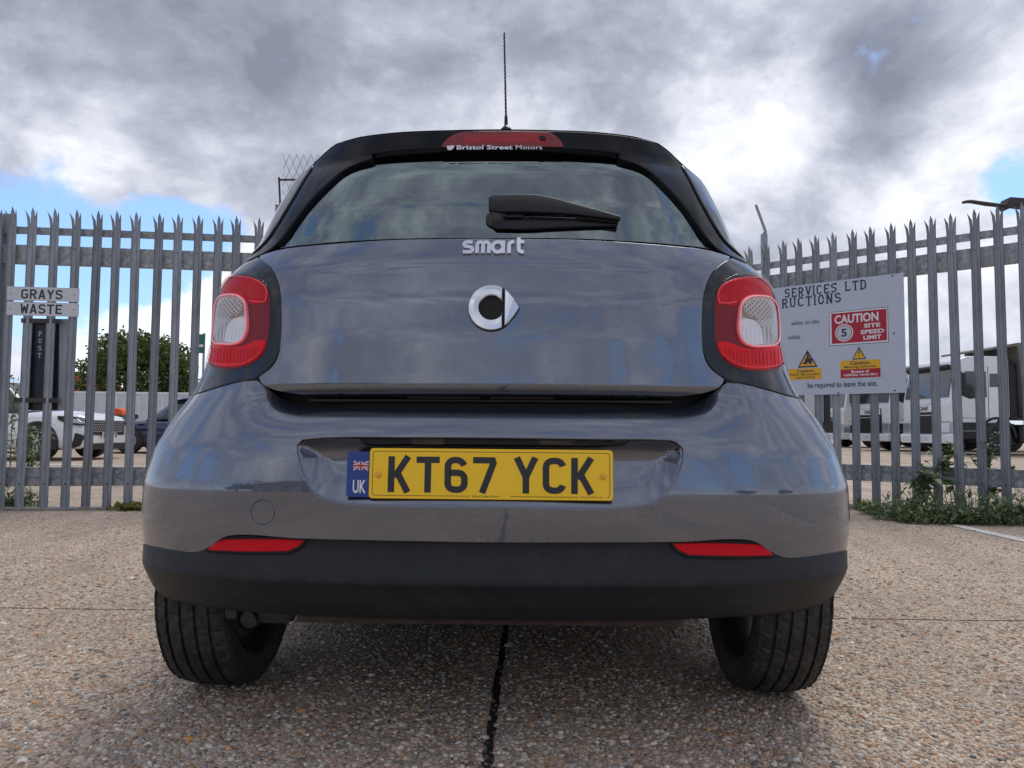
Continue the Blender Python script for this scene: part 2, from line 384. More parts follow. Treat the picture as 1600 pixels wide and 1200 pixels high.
def stroke(mb, pts, wd, depth=.0015, y=0., closed=False, cap=True):
    """thick polyline (mitred) in local x,z facing -y; a solid strip of its own"""
    P = []
    for p in pts:
        p = np.array(p, float)
        if not P or np.linalg.norm(p - P[-1]) > 1e-7: P.append(p)
    n = len(P); L_ = []; R_ = []
    for i in range(n):
        a = P[i] - P[i - 1] if (i > 0 or closed) else None; b = P[(i + 1) % n] - P[i] if (i < n - 1 or closed) else None
        if a is None: a = b
        if b is None: b = a
        a = a / np.linalg.norm(a); b = b / np.linalg.norm(b)
        na = np.array((-a[1], a[0])); nb = np.array((-b[1], b[0])); m = na + nb; m = m / np.linalg.norm(m)
        k = min(1 / max(m @ na, .3), 2.5) * wd / 2
        L_.append(P[i] + m * k); R_.append(P[i] - m * k)
    vs = []; fs = []
    for l, r in zip(L_, R_): vs += [(l[0], y - depth, l[1]), (r[0], y - depth, r[1]), (l[0], y, l[1]), (r[0], y, r[1])]
    m = n if closed else n - 1
    for i in range(m):
        a = 4 * i; b = 4 * ((i + 1) % n)
        fs += [(a, a + 1, b + 1, b), (a + 2, b + 2, b + 3, a + 3), (a, b, b + 2, a + 2), (a + 1, a + 3, b + 3, b + 1)]
    if not closed: fs += [(0, 2, 3, 1), (4 * n - 4, 4 * n - 3, 4 * n - 1, 4 * n - 2)]
    mb.add(vs, fs)
def arc(cx, cy, r, a0, a1, n=8, ry=None):
    ry = ry or r
    return [(cx + r * math.cos(R(a0 + (a1 - a0) * k / n)), cy + ry * math.sin(R(a0 + (a1 - a0) * k / n))) for k in range(n + 1)]

# number plate style glyphs on a 50 x 79 cell, stroke 14
GL = {
 'K': (50, [[(7, 0), (7, 79)], [(14, 33), (43, 79)], [(20, 43), (43, 0)]]),
 'T': (50, [[(0, 72), (50, 72)], [(25, 70), (25, 0)]]),
 '6': (50, [arc(25, 54, 18, 20, 90, 4) + arc(21, 58, 14, 90, 180, 4) + [(7, 21)] + arc(21, 21, 14, 180, 270, 4) + arc(29, 21, 14, 270, 360, 4) + [(43, 30)] + arc(29, 30, 14, 0, 90, 4) + [(10, 44)]]),
 '7': (50, [[(0, 72), (42, 72), (44, 66), (20, 0)]]),
 'Y': (50, [[(5, 79), (25, 36)], [(45, 79), (25, 36)], [(25, 40), (25, 0)]]),
 'C': (50, [arc(29, 58, 14, 10, 90, 4) + arc(21, 58, 14, 90, 180, 4) + arc(21, 21, 14, 180, 270, 4) + arc(29, 21, 14, 270, 350, 4)]),
 'G': (50, [arc(29, 58, 14, 10, 90, 4) + arc(21, 58, 14, 90, 180, 4) + arc(21, 21, 14, 180, 270, 4) + arc(29, 21, 14, 270, 360, 4) + [(43, 36), (26, 36)]]),
 'R': (50, [[(7, 0), (7, 72)] + [(30, 72)] + arc(30, 55, 13, 70, -70, 6) + [(26, 38), (8, 38)], [(26, 36), (43, 0)]]),
 'A': (50, [[(6, 0), (25, 79)], [(44, 0), (25, 79)], [(12, 22), (38, 22)]]),
 'S': (50, [arc(28, 58, 15, 10, 90, 4) + arc(21, 57, 15, 90, 240, 6) + arc(28, 24, 16, 60, -90, 6) + arc(21, 22, 15, 270, 190, 4)]),
 'W': (54, [[(5, 79), (14, 0)], [(14, 4), (27, 60)], [(27, 60), (40, 4)], [(40, 0), (49, 79)]]),
 'E': (46, [[(46, 72), (7, 72), (7, 7), (46, 7)], [(8, 40), (38, 40)]]),
 'L': (46, [[(7, 79), (7, 7), (44, 7)]]), 'D': (50, [[(7, 0), (7, 72), (25, 72)] + arc(27, 54, 16, 80, 0, 4) + arc(27, 24, 16, 0, -80, 4) + [(25, 7), (10, 7)]]),
 'V': (50, [[(5, 79), (25, 3)], [(45, 79), (25, 3)]]), 'I': (14, [[(7, 0), (7, 79)]]), 'N': (50, [[(7, 0), (7, 79)], [(43, 0), (43, 79)], [(9, 75), (41, 4)]]),
 'U': (50, [[(7, 79), (7, 21)] + arc(21, 21, 14, 180, 270, 4) + arc(29, 21, 14, 270, 360, 4) + [(43, 79)]]),
 'O': (50, [arc(25, 40, 20, 0, 345, 16, 34)]), 'P': (50, [[(7, 0), (7, 72), (28, 72)] + arc(28, 53, 15, 75, -75, 6) + [(24, 36), (8, 36)]]),
}
SERIF_ENDS = {'T': [(25, 0), (2, 66), (48, 66)], 'I': [(7, 0), (7, 79)], 'L': [(7, 79), (44, 12)], 'R': [(7, 0), (43, 0)], 'V': [(5, 79), (45, 79)], 'E': [(46, 64), (46, 15)], 'N': [(7, 0), (43, 79), (7, 79)], 'U': [(7, 79), (43, 79)], 'D': [(4, 0), (4, 79)], 'P': [(7, 0)], 'S': [], 'C': [], 'O': []}
def glyphs(mb, string, x0, z0, h, width=None, sw=14, gap=12, serif=False, depth=.0012, sp=38):
    tot = sum((GL[c][0] if c != ' ' else sp) + gap for c in string) - gap
    sx = (width / tot) if width else h / 79.; sz = h / 79.; x = 0; k = 0
    for c in string:
        if c == ' ': x += sp + gap; continue
        for st in GL[c][1]:
            k += 1
            stroke(mb, [(x0 + (x + p[0]) * sx, z0 + p[1] * sz) for p in st], sw * (sx + sz) / 2, depth + .00008 * (k % 7))
        if serif:
            for e in SERIF_ENDS.get(c, []):
                k += 1; vert = e[1] not in (0, 79)
                ex, ez = x0 + (x + e[0]) * sx, z0 + (e[1] - (3 if e[1] == 79 else (-3 if e[1] == 0 else 0))) * sz
                if vert: stroke(mb, [(ex, ez - 9 * sz), (ex, ez + 9 * sz)], 6 * sx, depth + .0006 + .00005 * (k % 5))
                else: stroke(mb, [(ex - 12 * sx, ez), (ex + 12 * sx, ez)], 6 * sz, depth + .0006 + .00005 * (k % 5))
        x += GL[c][0] + gap

def smooth_poly(pts, closed=True, step=.01, corner=48):
    """Catmull-Rom through the points, keeping corners sharper than `corner` degrees"""
    P = [np.array(p, float) for p in pts]; n = len(P); out_ = []
    def sharp(i):
        if not closed and i in (0, n - 1): return True
        a = P[i] - P[i - 1]; b = P[(i + 1) % n] - P[i]
        c = (a @ b) / (np.linalg.norm(a) * np.linalg.norm(b) + 1e-12); return math.degrees(math.acos(max(-1, min(1, c)))) > corner
    S = [sharp(i) for i in range(n)]
    for i in range(n if closed else n - 1):
        p1, p2 = P[i], P[(i + 1) % n]; L = np.linalg.norm(p2 - p1)
        p0 = P[i - 1] if not S[i] else p1 * 2 - p2; p3 = P[(i + 2) % n] if not S[(i + 1) % n] else p2 * 2 - p1
        d0 = max(np.linalg.norm(p1 - p0), 1e-6); d3 = max(np.linalg.norm(p3 - p2), 1e-6)
        m1 = ((p1 - p0) / d0 + (p2 - p1) / max(L, 1e-6)) / 2 * L; m2 = ((p2 - p1) / max(L, 1e-6) + (p3 - p2) / d3) / 2 * L
        k = max(1, int(round(L / step)))
        for j in range(k):
            t = j / k; t2 = t * t; t3 = t2 * t
            out_.append((2 * t3 - 3 * t2 + 1) * p1 + (t3 - 2 * t2 + t) * m1 + (-2 * t3 + 3 * t2) * p2 + (t3 - t2) * m2)
    if not closed: out_.append(P[-1])
    return out_
def inside(pts, poly):
    pts = np.asarray(pts); poly = np.asarray(poly); x, y = pts[:, 0], pts[:, 1]; r = np.zeros(len(pts), bool)
    for i in range(len(poly)):
        x1, y1 = poly[i - 1]; x2, y2 = poly[i]
        c = ((y1 > y) != (y2 > y)); 
        with np.errstate(divide='ignore', invalid='ignore'): xi = (x2 - x1) * (y - y1) / (y2 - y1) + x1
        r ^= c & (x < xi)
    return r
# ------------------------------------------------------------------ the grey hatchback
CAR_LOC = Vector((-.050, 1.60, 0)); CAR_YAW = R(-1.2)
CARM = Matrix.Translation(CAR_LOC) @ Matrix.Rotation(CAR_YAW, 4, 'Z')
VIEW = np.array((CAM.inverted() @ CARM))            # car space -> camera space
CAMC = np.array(CARM.inverted() @ CAM.translation)  # camera in car space
def proj(P):
    q = P @ VIEW[:3, :3].T + VIEW[:3, 3]; return 800 + F * q[..., 0] / -q[..., 2], 600 - F * q[..., 1] / -q[..., 2]

PEXP = 2.75
_ph = (1 - np.cos(np.linspace(0, np.pi, 4000))) / 2 * np.pi / 2
_X = np.sin(_ph) ** (2 / PEXP); _Y = 1 - np.cos(_ph) ** (2 / PEXP)
_l = np.concatenate([[0], np.cumsum(np.hypot(np.diff(_X) * .83, np.diff(_Y) * .40))]); LA = _l[-1]; _l = _l / LA
_zz = np.arange(.0, 1.7, .001)
def table(d, smooth=.012):
    z = np.array([a for a, b in d]); v = np.array([b for a, b in d]); y = np.interp(_zz, z, v)
    k = max(1, int(smooth / .001)); ker = np.hanning(2 * k + 3); ker /= ker.sum()
    y = np.convolve(np.pad(y, k + 1, mode='edge'), ker, mode='valid')
    return lambda q: np.interp(q, _zz, y)
Wt = table([(.20, .80), (.26, .825), (.34, .850), (.45, .864), (.55, .859), (.63, .838), (.70, .800), (.76, .755), (.82, .728), (.88, .715), (.97, .709), (1.01, .701), (1.04, .684), (1.07, .655), (1.095, .618), (1.13, .592), (1.20, .574), (1.30, .545), (1.37, .515), (1.42, .478), (1.44, .45), (1.47, .38), (1.50, .2)], .02)
Bt = table([(.2, .37), (.7, .385), (.9, .38), (1.05, .34), (1.15, .30), (1.45, .26)], .04)
class Surf:
    def __init__(s, Y, add=None, dW=0., W=Wt, B=Bt, front=False): s.Y = Y; s.add = add; s.dW = dW; s.W = W; s.B = B; s.front = front
    def P(s, t, z):
        t = np.asarray(t, float); z = np.asarray(z, float); a = np.abs(t); c = np.minimum(a, 1)
        X = np.interp(c, _l, _X) * (s.W(z) + s.dW) * np.sign(t)
        Y = s.Y(z) + s.B(z) * np.interp(c, _l, _Y) + np.maximum(a - 1, 0) * LA
        if s.add is not None: Y = Y + s.add(t, z)
        if s.front: Y = 3.46 - Y
        return np.stack([X, Y, z + 0 * t], -1)
    def N(s, t, z):
        t = np.asarray(t, float); z = np.asarray(z, float); e = .006
        a = s.P(t + e, z) - s.P(t - e, z); b = s.P(t, z + e * .6) - s.P(t, z - e * .6)
        n = np.cross(a, b); 
        if s.front: n = -n
        return n / np.linalg.norm(n, axis=-1, keepdims=True)
    def s_of_x(s, x, z): return np.sign(x) * np.interp(np.abs(x) / (s.W(z) + s.dW), _X, _l)
    def s_of_y(s, y, z):
        q = (y - s.Y(z)) / s.B(z); return np.where(q < 1, np.interp(q, _Y, _l), 1 + (q - 1) * s.B(z) / LA)
    def grid(s):
        if not hasattr(s, '_g'):
            t, z = np.meshgrid(np.linspace(-1.1, 1.1, 441), np.arange(.2, 1.5, .005)); P = s.P(t, z); n = s.N(t, z)
            px, py = proj(P); vis = ((CAMC - P) * n).sum(-1) > 0.0
            s._g = (t, z, np.where(vis, px, 1e9), py)
        return s._g
    def px(s, x, y):
        """photo point -> (t, z) on this surface"""
        t, z, gx, gy = s.grid(); k = np.argmin((gx - x) ** 2 + (gy - y) ** 2); t0, z0 = t.flat[k], z.flat[k]
        for _ in range(4):
            e = .001; p0 = np.array(proj(s.P(t0, z0))); J = np.stack([(np.array(proj(s.P(t0 + e, z0))) - p0) / e, (np.array(proj(s.P(t0, z0 + e))) - p0) / e], 1)
            if abs(np.linalg.det(J)) < 2e4: break
            d = np.linalg.solve(J, np.array([x, y]) - p0); d = np.clip(d, -.02, .02); t0 += d[0]; z0 += d[1]
        return (float(t0), float(z0))
sm = lambda a, b, x: (lambda q: q * q * (3 - 2 * q))(np.clip((x - a) / (b - a), 0, 1))
Yq = table([(.2, .06), (.26, .05), (.30, .03), (.40, .012), (.47, .004), (.54, 0), (.62, .008), (.70, .022), (.78, .030), (.88, .032), (.96, .040), (1.04, .062), (1.13, .100), (1.2, .14), (1.3, .21), (1.4, .28), (1.5, .40)], .03)
tuck = table([(.2, 0), (.655, 0), (.68, .006), (.70, .018), (.72, .038), (.75, .075), (.8, .1)], .012)
S_quarter = Surf(Yq)
S_bumper = Surf(Yq, add=lambda t, z: tuck(z) * (1 - sm(.40, .62, np.abs(t))))
_yl = table([(.2, .10), (.268, .062), (.279, .034), (.30, .020), (.33, .008), (.356, -.006), (.362, -.006), (.40, .006), (.43, .016), (.5, .02)], .004)
S_lower = Surf(_yl, dW=.002)
under = table([(.6, .12), (.70, .075), (.742, .040), (.752, .012), (.768, 0), (1.5, 0)], .006)
def tail_add(t, z):
    fade = 1 - sm(.22, .62, np.abs(t)); cz = 1.044 - .012 * np.abs(t / .4) ** 2
    return under(z) * (1 - .3 * sm(.5, .8, np.abs(t))) - .0048 * fade * sm(cz - .016, cz + .006, z) * (1 - .5 * sm(1.06, 1.12, z))
S_tail = Surf(Yq, add=tail_add)
Yg = table([(1.0, .065), (1.08, .092), (1.13, .116), (1.20, .152), (1.30, .214), (1.36, .262), (1.42, .32), (1.5, .42)], .03)
S_glass = Surf(Yg)
S_band = Surf(Yg, dW=-.004)
Yf = table([(1.0, .060), (1.09, .088), (1.14, .112), (1.22, .154), (1.30, .204), (1.345, .234), (1.38, .244), (1.42, .252), (1.45, .262)], .02)
S_fin = Surf(Yf, dW=.012)
S_pod = Surf(Yq, dW=-.001)
S_light = Surf(Yq, dW=-.009)

def panel(name, outline, S, m, parent, off=0., holes=(), step=.012, thick=.012, bev=.0022, grid=.022, mirror=False, skirt=True, corner=48):
    """a body panel cut to an outline given on surface S, with rolled edges and depth"""
    loops = [[(p[0], p[1] / LA) for p in L] for L in ([outline] + list(holes))]
    loops = [smooth_poly(L, True, step / LA, corner) for L in loops]
    allp = []; edges = []; idx = []
    for L in loops:
        b = len(allp); allp += [tuple(p) for p in L]; n = len(L); edges += [(b + i, b + (i + 1) % n) for i in range(n)]; idx.append((b, n))
    A = np.array(loops[0]); g = grid / LA
    gx, gy = np.meshgrid(np.arange(A[:, 0].min() + g * .37, A[:, 0].max(), g), np.arange(A[:, 1].min() + g * .31, A[:, 1].max(), g * .8))
    G = np.stack([gx.ravel(), gy.ravel()], 1); ok = inside(G, A)
    for L in loops[1:]: ok &= ~inside(G, L)
    G = G[ok]; bp = np.array(allp)
    if len(G):
        dm = np.full(len(G), 1e9)
        for k in range(0, len(bp), 256): dm = np.minimum(dm, np.sqrt(((G[:, None] - bp[None, k:k + 256]) ** 2).sum(-1)).min(1))
        G = G[dm > step * .6 / LA]
    cd = delaunay_2d_cdt([Vector(p) for p in allp] + [Vector(p) for p in G], edges, [], 0, 1e-7)
    V = np.array([v[:] for v in cd[0]]); T = [list(f) for f in cd[2]]
    C = np.array([V[f].mean(0) for f in T]); keep = inside(C, A)
    for L in loops[1:]: keep &= ~inside(C, L)
    T = [f for f, k in zip(T, keep) if k]
    tt, zz_ = V[:, 0], V[:, 1] * LA; Nn = S.N(tt, zz_); P = S.P(tt, zz_) + Nn * off
    # orient
    verts = P.tolist(); norms = Nn.tolist(); faces = []
    for f in T:
        a, b, c = P[f[0]], P[f[1]], P[f[2]]
        if np.cross(b - a, c - a) @ Nn[f[0]] < 0: f = f[::-1]
        faces.append(tuple(f))
    if skirt:
        # directed boundary edges from the faces themselves
        cnt = {}
        for f in faces:
            for i in range(len(f)): cnt[(f[i], f[(i + 1) % len(f)])] = 1
        bd = {a: b for (a, b) in cnt if (b, a) not in cnt}
        prev = {b: a for a, b in bd.items()}
        ring = {}
        for v in bd:
            a = P[prev.get(v, v)]; b = P[bd[v]]; tg = b - a; tg /= (np.linalg.norm(tg) + 1e-12); o = np.cross(tg, Nn[v]); o /= (np.linalg.norm(o) + 1e-12)
            k = len(verts); n_ = Nn[v]
            verts.append((P[v] + o * bev * .7 - n_ * bev * .3).tolist()); norms.append(((o + n_) / 1.414).tolist())
            verts.append((P[v] + o * bev - n_ * bev).tolist()); norms.append(o.tolist())
            verts.append((P[v] + o * bev - n_ * thick).tolist()); norms.append(o.tolist())
            ring[v] = k
        for a, b in bd.items():
            if a in ring and b in ring:
                A_, B_ = ring[a], ring[b]
                faces += [(b, a, A_, B_), (B_, A_, A_ + 1, B_ + 1), (B_ + 1, A_ + 1, A_ + 2, B_ + 2)]
    me = bpy.data.meshes.new(name)
    if mirror:
        verts = [(-x, y, z) for x, y, z in verts]; norms = [(-x, y, z) for x, y, z in norms]; faces = [f[::-1] for f in faces]
    me.from_pydata(verts, [], faces); me.polygons.foreach_set('use_smooth', [True] * len(me.polygons)); me.update()
    me.normals_split_custom_set_from_vertices(norms)
    return link_mesh(name, me, m, parent)
def pxs(S, L): return [S.px(*p) for p in L]
def mir(L): return [(-t, z) for t, z in L[::-1]]
def wrap(mb, S, x0, z0, lift=0.):
    """lay local x,z,-y geometry onto surface S round the point (x0, z0)"""
    V = np.array(mb.v); x = V[:, 0] + x0; z = V[:, 2] + z0; t = S.s_of_x(x, z); P = S.P(t, z); n = S.N(t, z)
    P = P + n * (-V[:, 1] + lift)[:, None]; mb.v = [tuple(p) for p in P]; return mb
def xz(S, px_, py_):
    t, z = S.px(px_, py_); p = S.P(t, z); return float(p[0]), float(z)

car = empty('hatchback_car', CAR_LOC, CAR_YAW, label='grey metallic small hatchback seen from behind with yellow rear number plate', cat='car')

# ---- inner shell: dark body the panels sit on, plus roof
def shell():
    vs = []; fs = []; ts = np.concatenate([np.linspace(0, 1, 22)]); zs = list(np.arange(.30, 1.06, .04)) + list(np.arange(1.08, 1.405, .03))
    rings = []
    for z in zs:
        yr = float((Yg(z) if z > 1.1 else Yq(z))) + .035 + (.05 if z < .80 else 0) + (.03 if z < .45 else 0); W_ = float(Wt(z)) - .02 - (.12 if z < .64 else 0); B_ = float(Bt(z))
        yf = 3.40 - (0 if z < .7 else (z - .7) * 1.1 if z < .98 else .31 + (z - .98) * 2.0)
        ring = []
        for t in ts: ring.append((W_ * np.interp(t, _l, _X), yr + B_ * np.interp(t, _l, _Y), z))
        for t in ts[::-1]: ring.append((W_ * np.interp(t, _l, _X), yf - B_ * np.interp(t, _l, _Y), z))
        ring += [(-x, y, q) for x, y, q in ring[::-1]]
        rings.append(ring)
    # roof dome
    base = rings[-1]; cy = (base[0][1] + 2.35) / 2 + .1
    for k in range(1, 8):
        f = k / 7.; sc_ = math.cos(f * math.pi / 2) ** .9 if k < 7 else 0.02; zr = 1.395 + .115 * math.sin(f * math.pi / 2)
        rings.append([(x * (1 - (1 - sc_) * 1), cy + (y - cy) * sc_, zr) for x, y, z in base])
    n = len(rings[0])
    for r in rings: vs += [(float(x), float(y), float(z) - (.075 * max(0., min(1., (z - 1.28) / .12)) * min(1., abs(x) / .47) ** 3.5)) for x, y, z in r]
    for i in range(len(rings) - 1):
        for k in range(n): k2 = (k + 1) % n; fs.append((i * n + k, i * n + k2, (i + 1) * n + k2, (i + 1) * n + k))
    fs.append(tuple(range(n))); fs.append(tuple(range((len(rings) - 1) * n, len(rings) * n))[::-1])
    return vs, fs
vs, fs = shell(); b = MB(); b.add(vs, fs, True); b.build('body_shell', 'gloss_black', car)

def P_(*a): return [tuple(a[i:i + 2]) for i in range(0, len(a), 2)]
YA = .50; ZA = .297; RA = .325; YB = .540     # rear axle and arch
def arch(S, a0, a1, n=14, r=RA):
    o = []
    for k in range(n + 1):
        a = R(a0 + (a1 - a0) * k / n); y = YB - r * math.cos(a); z = ZA + r * math.sin(a); o.append((float(S.s_of_y(y, z)), z))
    return o
# ---- painted bumper
top = pxs(S_bumper, P_(785, 641, 850, 641, 920, 641, 1000, 641, 1045, 640, 1080, 633, 1107, 620, 1126, 606, 1138, 598, 1165, 602, 1200, 611, 1232, 620))
zc = top[-1][1]
low = pxs(S_bumper, P_(1205, 862, 1186, 848, 1170, 843, 1060, 846, 900, 847, 785, 847))
zl = .402
sE = float(S_bumper.s_of_y(.548, .70))
bh = top + [(.93, zc - .004), (1.02, zc - .006), (sE, zc - .008)]
bh += [(sE, .640)] + arch(S_bumper, 88, 24)[0:]
bh = [p for p in bh if p[1] > zl]
bh += [(float(S_bumper.s_of_y(YB - math.sqrt(RA ** 2 - (zl - ZA) ** 2), zl)), zl), (.79, zl + .001), (S_bumper.px(1232, 878)[0], zl + .002)] + low
half = bh
full = half + mir(half)
# drop doubled centre points
def dedupe(L):
    o = []
    for p in L:
        if not o or abs(p[0] - o[-1][0]) + abs(p[1] - o[-1][1]) > 1e-3: o.append(p)
    if abs(o[0][0] - o[-1][0]) + abs(o[0][1] - o[-1][1]) < 1e-3: o.pop()
    return o
full = dedupe(full)
rec_px = P_(464, 712, 462, 696, 472, 686, 500, 683, 640, 682, 780, 683, 940, 685, 1030, 686, 1056, 689, 1068, 700, 1069, 716, 1060, 745, 1042, 772, 1022, 786, 995, 792, 780, 794, 560, 789, 520, 785, 492, 772, 474, 745)
rec = pxs(S_bumper, rec_px)
cx_, cz_ = xz(S_bumper, 410, 801); ct, _ = S_bumper.px(410, 801)
def disc(r, n=28): return [(ct + r * math.cos(2 * math.pi * k / n) / LA * 1.0, cz_ + r * math.sin(2 * math.pi * k / n)) for k in range(n)]
bumper = panel('bumper', full, S_bumper, 'paint', car, holes=[rec, disc(.0285)], grid=.02, step=.010)
tow = panel('tow_eye_cover', disc(.0245), S_bumper, 'paint', bumper, off=-.0005, grid=.01, step=.006, bev=.0016)
b = MB(); nn = 28
dv = disc(.033); P0 = S_bumper.P(np.array([p[0] for p in dv]), np.array([p[1] for p in dv])) - S_bumper.N(np.array([p[0] for p in dv]), np.array([p[1] for p in dv])) * .0045
b.add(P0.tolist(), [tuple(range(nn))]); b.build('tow_eye_recess', 'gap_black', bumper)
# ---- plate recess bowl
rt = [p[0] for p in rec]; rz = [p[1] for p in rec]; tc0, tc1 = min(rt), max(rt); zb0, zb1 = min(rz), max(rz)
recA = np.array(smooth_poly([(t, z / LA) for t, z in rec], True, .006))
def edge_dist(t, z):
    q = np.stack([np.ravel(t), np.ravel(z) / LA], 1); d = np.full(len(q), 1e9)
    for i in range(len(recA)):
        a = recA[i - 1]; bb = recA[i]; ab = bb - a; u = np.clip(((q - a) @ ab) / (ab @ ab), 0, 1); d = np.minimum(d, np.linalg.norm(q - a - u[:, None] * ab, axis=1))
    d *= LA; ins = inside(q, recA); return np.where(ins, d, 0).reshape(np.shape(t))
def bowl_add(t, z):
    # deeper at the top than at the foot
    d = edge_dist(t, z); f = np.clip(d / .060, 0, 1); f = 1 - (1 - f) ** 1.9; h = np.clip((z - zb0) / (zb1 - zb0), 0, 1)
    return S_bumper.add(t, z) + .001 + f * (.026 + .028 * h)
S_bowl = Surf(Yq, add=bowl_add)
bowl = panel('plate_recess', rec, S_bowl, 'paint', bumper, grid=.008, step=.007, skirt=False)
lampbar = pxs(S_bumper, P_(560, 684, 640, 682, 780, 683, 940, 685, 985, 687, 980, 690, 940, 693, 780, 692, 640, 691, 565, 688))
pb = panel('plate_lamp_bar', lampbar, S_bumper, 'gap_black', bumper, off=-.010, thick=.016, grid=.03)
for (a, c) in ((640, 695), (842, 897)):
    q = pxs(S_bumper, P_(a, 684, c, 684, c - 4, 692, a + 4, 692)); panel('plate_lamp', q, S_bumper, 'rusty', bumper, off=-.0085, thick=.006, grid=.03)

# ---- lower black bumper
lt = pxs(S_lower, P_(785, 846, 900, 846, 1052, 845))
lt2 = pxs(S_lower, P_(1175, 845, 1192, 849, 1212, 860, 1226, 868, 1238, 873))
zt = S_lower.px(1234, 880)[1]
lo = lt + lt2 + [(.79, .405), (float(S_lower.s_of_y(YB - math.sqrt((RA - .002) ** 2 - (.397 - ZA) ** 2), .397)), .397)]
zbot = .272
for z in (.36, .33, .30, .285): lo.append((float(S_lower.s_of_y(YB - math.sqrt((RA - .002) ** 2 - (z - ZA) ** 2) - .01 * (z < .31) - .02 * (z < .29), z)), z))
lo += [(.72, .276), (.62, .272), (.4, .268), (.2, .267), (0, .267)]
full = dedupe(lo + mir(lo))
lower = panel('lower_bumper', full, S_lower, 'grained_plastic', car, off=-.004, grid=.016, thick=.03, bev=.003, corner=20)
# chamfered return of the paint above the black part
for sgn in (False, True):
    q = pxs(S_lower, P_(1052, 850, 1110, 849.5, 1184, 851.5, 1195, 857.5, 1206, 867, 1140, 868, 1076, 866, 1060, 858))
    rf = panel('reflector', q, S_lower, 'reflector_red', car, off=.0035, thick=.008, grid=.012, bev=.0015, mirror=sgn, corner=22)
    q2 = pxs(S_lower, P_(1046, 846.5, 1110, 846, 1184, 848, 1199, 855, 1212, 869, 1140, 871, 1073, 869, 1056, 860))
    panel('surround', q2, S_lower, 'gap_black', rf, off=.0015, thick=.008, grid=.02, mirror=sgn, corner=22)
b = MB(); b.prism([(-.42, .252), (.42, .252), (.42, .275), (-.42, .275)], .10, .13, 'xz'); b.build('underbody_lip', 'rusty', car)

# ---- tailgate
tp = pxs(S_tail, P_(785, 374, 850, 374.5, 920, 376, 1000, 381, 1060, 386, 1110, 392))
tt_ = pxs(S_tail, P_(1140, 401, 1128, 409, 1114, 421, 1104, 440, 1098, 462, 1096, 490, 1096, 530, 1098, 552, 1103, 567, 1113, 580, 1124, 588, 1131, 593, 1127, 600, 1118, 607, 1104, 612, 1085, 616))
bt_ = [(a, S_tail.px(785, 619)[1] + .0) for a in (.40, .2, 0)]
th = tp + tt_ + bt_
tg = panel('tailgate', dedupe(th + mir(th)), S_tail, 'paint', car, grid=.015, step=.009, thick=.03, bev=.003)
panel('tailgate_gap_trim', [(-.66, .665), (.66, .665), (.66, .79), (-.66, .79)], S_quarter, 'gap_black', car, off=-.07, grid=.05)
b = MB(); b.box((0.0, .098, .738), (.80, .02, .010), bev=.003); b.box((-.1, .09, .745), (.16, .03, .008), bev=.002); b.box((.07, .09, .745), (.14, .03, .008), bev=.002); b.build('tailgate_latch_strip', 'black_satin', car)

# ---- pods and lights
pod_in = P_(1147, 402, 1131, 411, 1117, 424, 1108, 441, 1101, 463, 1099, 490, 1099, 530, 1101, 550, 1107, 565, 1117, 578, 1128, 586, 1139, 593)
pod = pxs(S_pod, pod_in) + pxs(S_pod, P_(1165, 598, 1200, 607, 1232, 616))
zc = pod[-1][1]
pod += [(.93, zc - .003), (1.02, zc - .004), (sE, zc - .005), (sE + .01, .9), (sE, 1.0), (1.05, 1.05), (1.0, 1.07), (.93, 1.085), (.86, 1.095)]
pod += [S_pod.px(1152, 399)]
LPX = P_(1116, 490, 1117, 466, 1124, 448, 1140, 436, 1163, 430, 1188, 434, 1207, 445, 1222, 463, 1231, 490)
lens = pxs(S_light, LPX)
lens_low = pxs(S_light, P_(1226, 571, 1212, 579, 1190, 581, 1160, 578, 1138, 569, 1125, 556, 1118, 535, 1116, 512))
tm = max(lens[-1][0], lens_low[0][0])
lens = lens + [(tm + .02, .93), (tm + .03, .87), (tm + .022, .82)] + lens_low
hole = pxs(S_pod, LPX); hole_low = pxs(S_pod, P_(1226, 571, 1212, 579, 1190, 581, 1160, 578, 1138, 569, 1125, 556, 1118, 535, 1116, 512)); hm = max(hole[-1][0], hole_low[0][0])
hole = hole + [(hm + .02, .93), (hm + .03, .87), (hm + .022, .82)] + hole_low
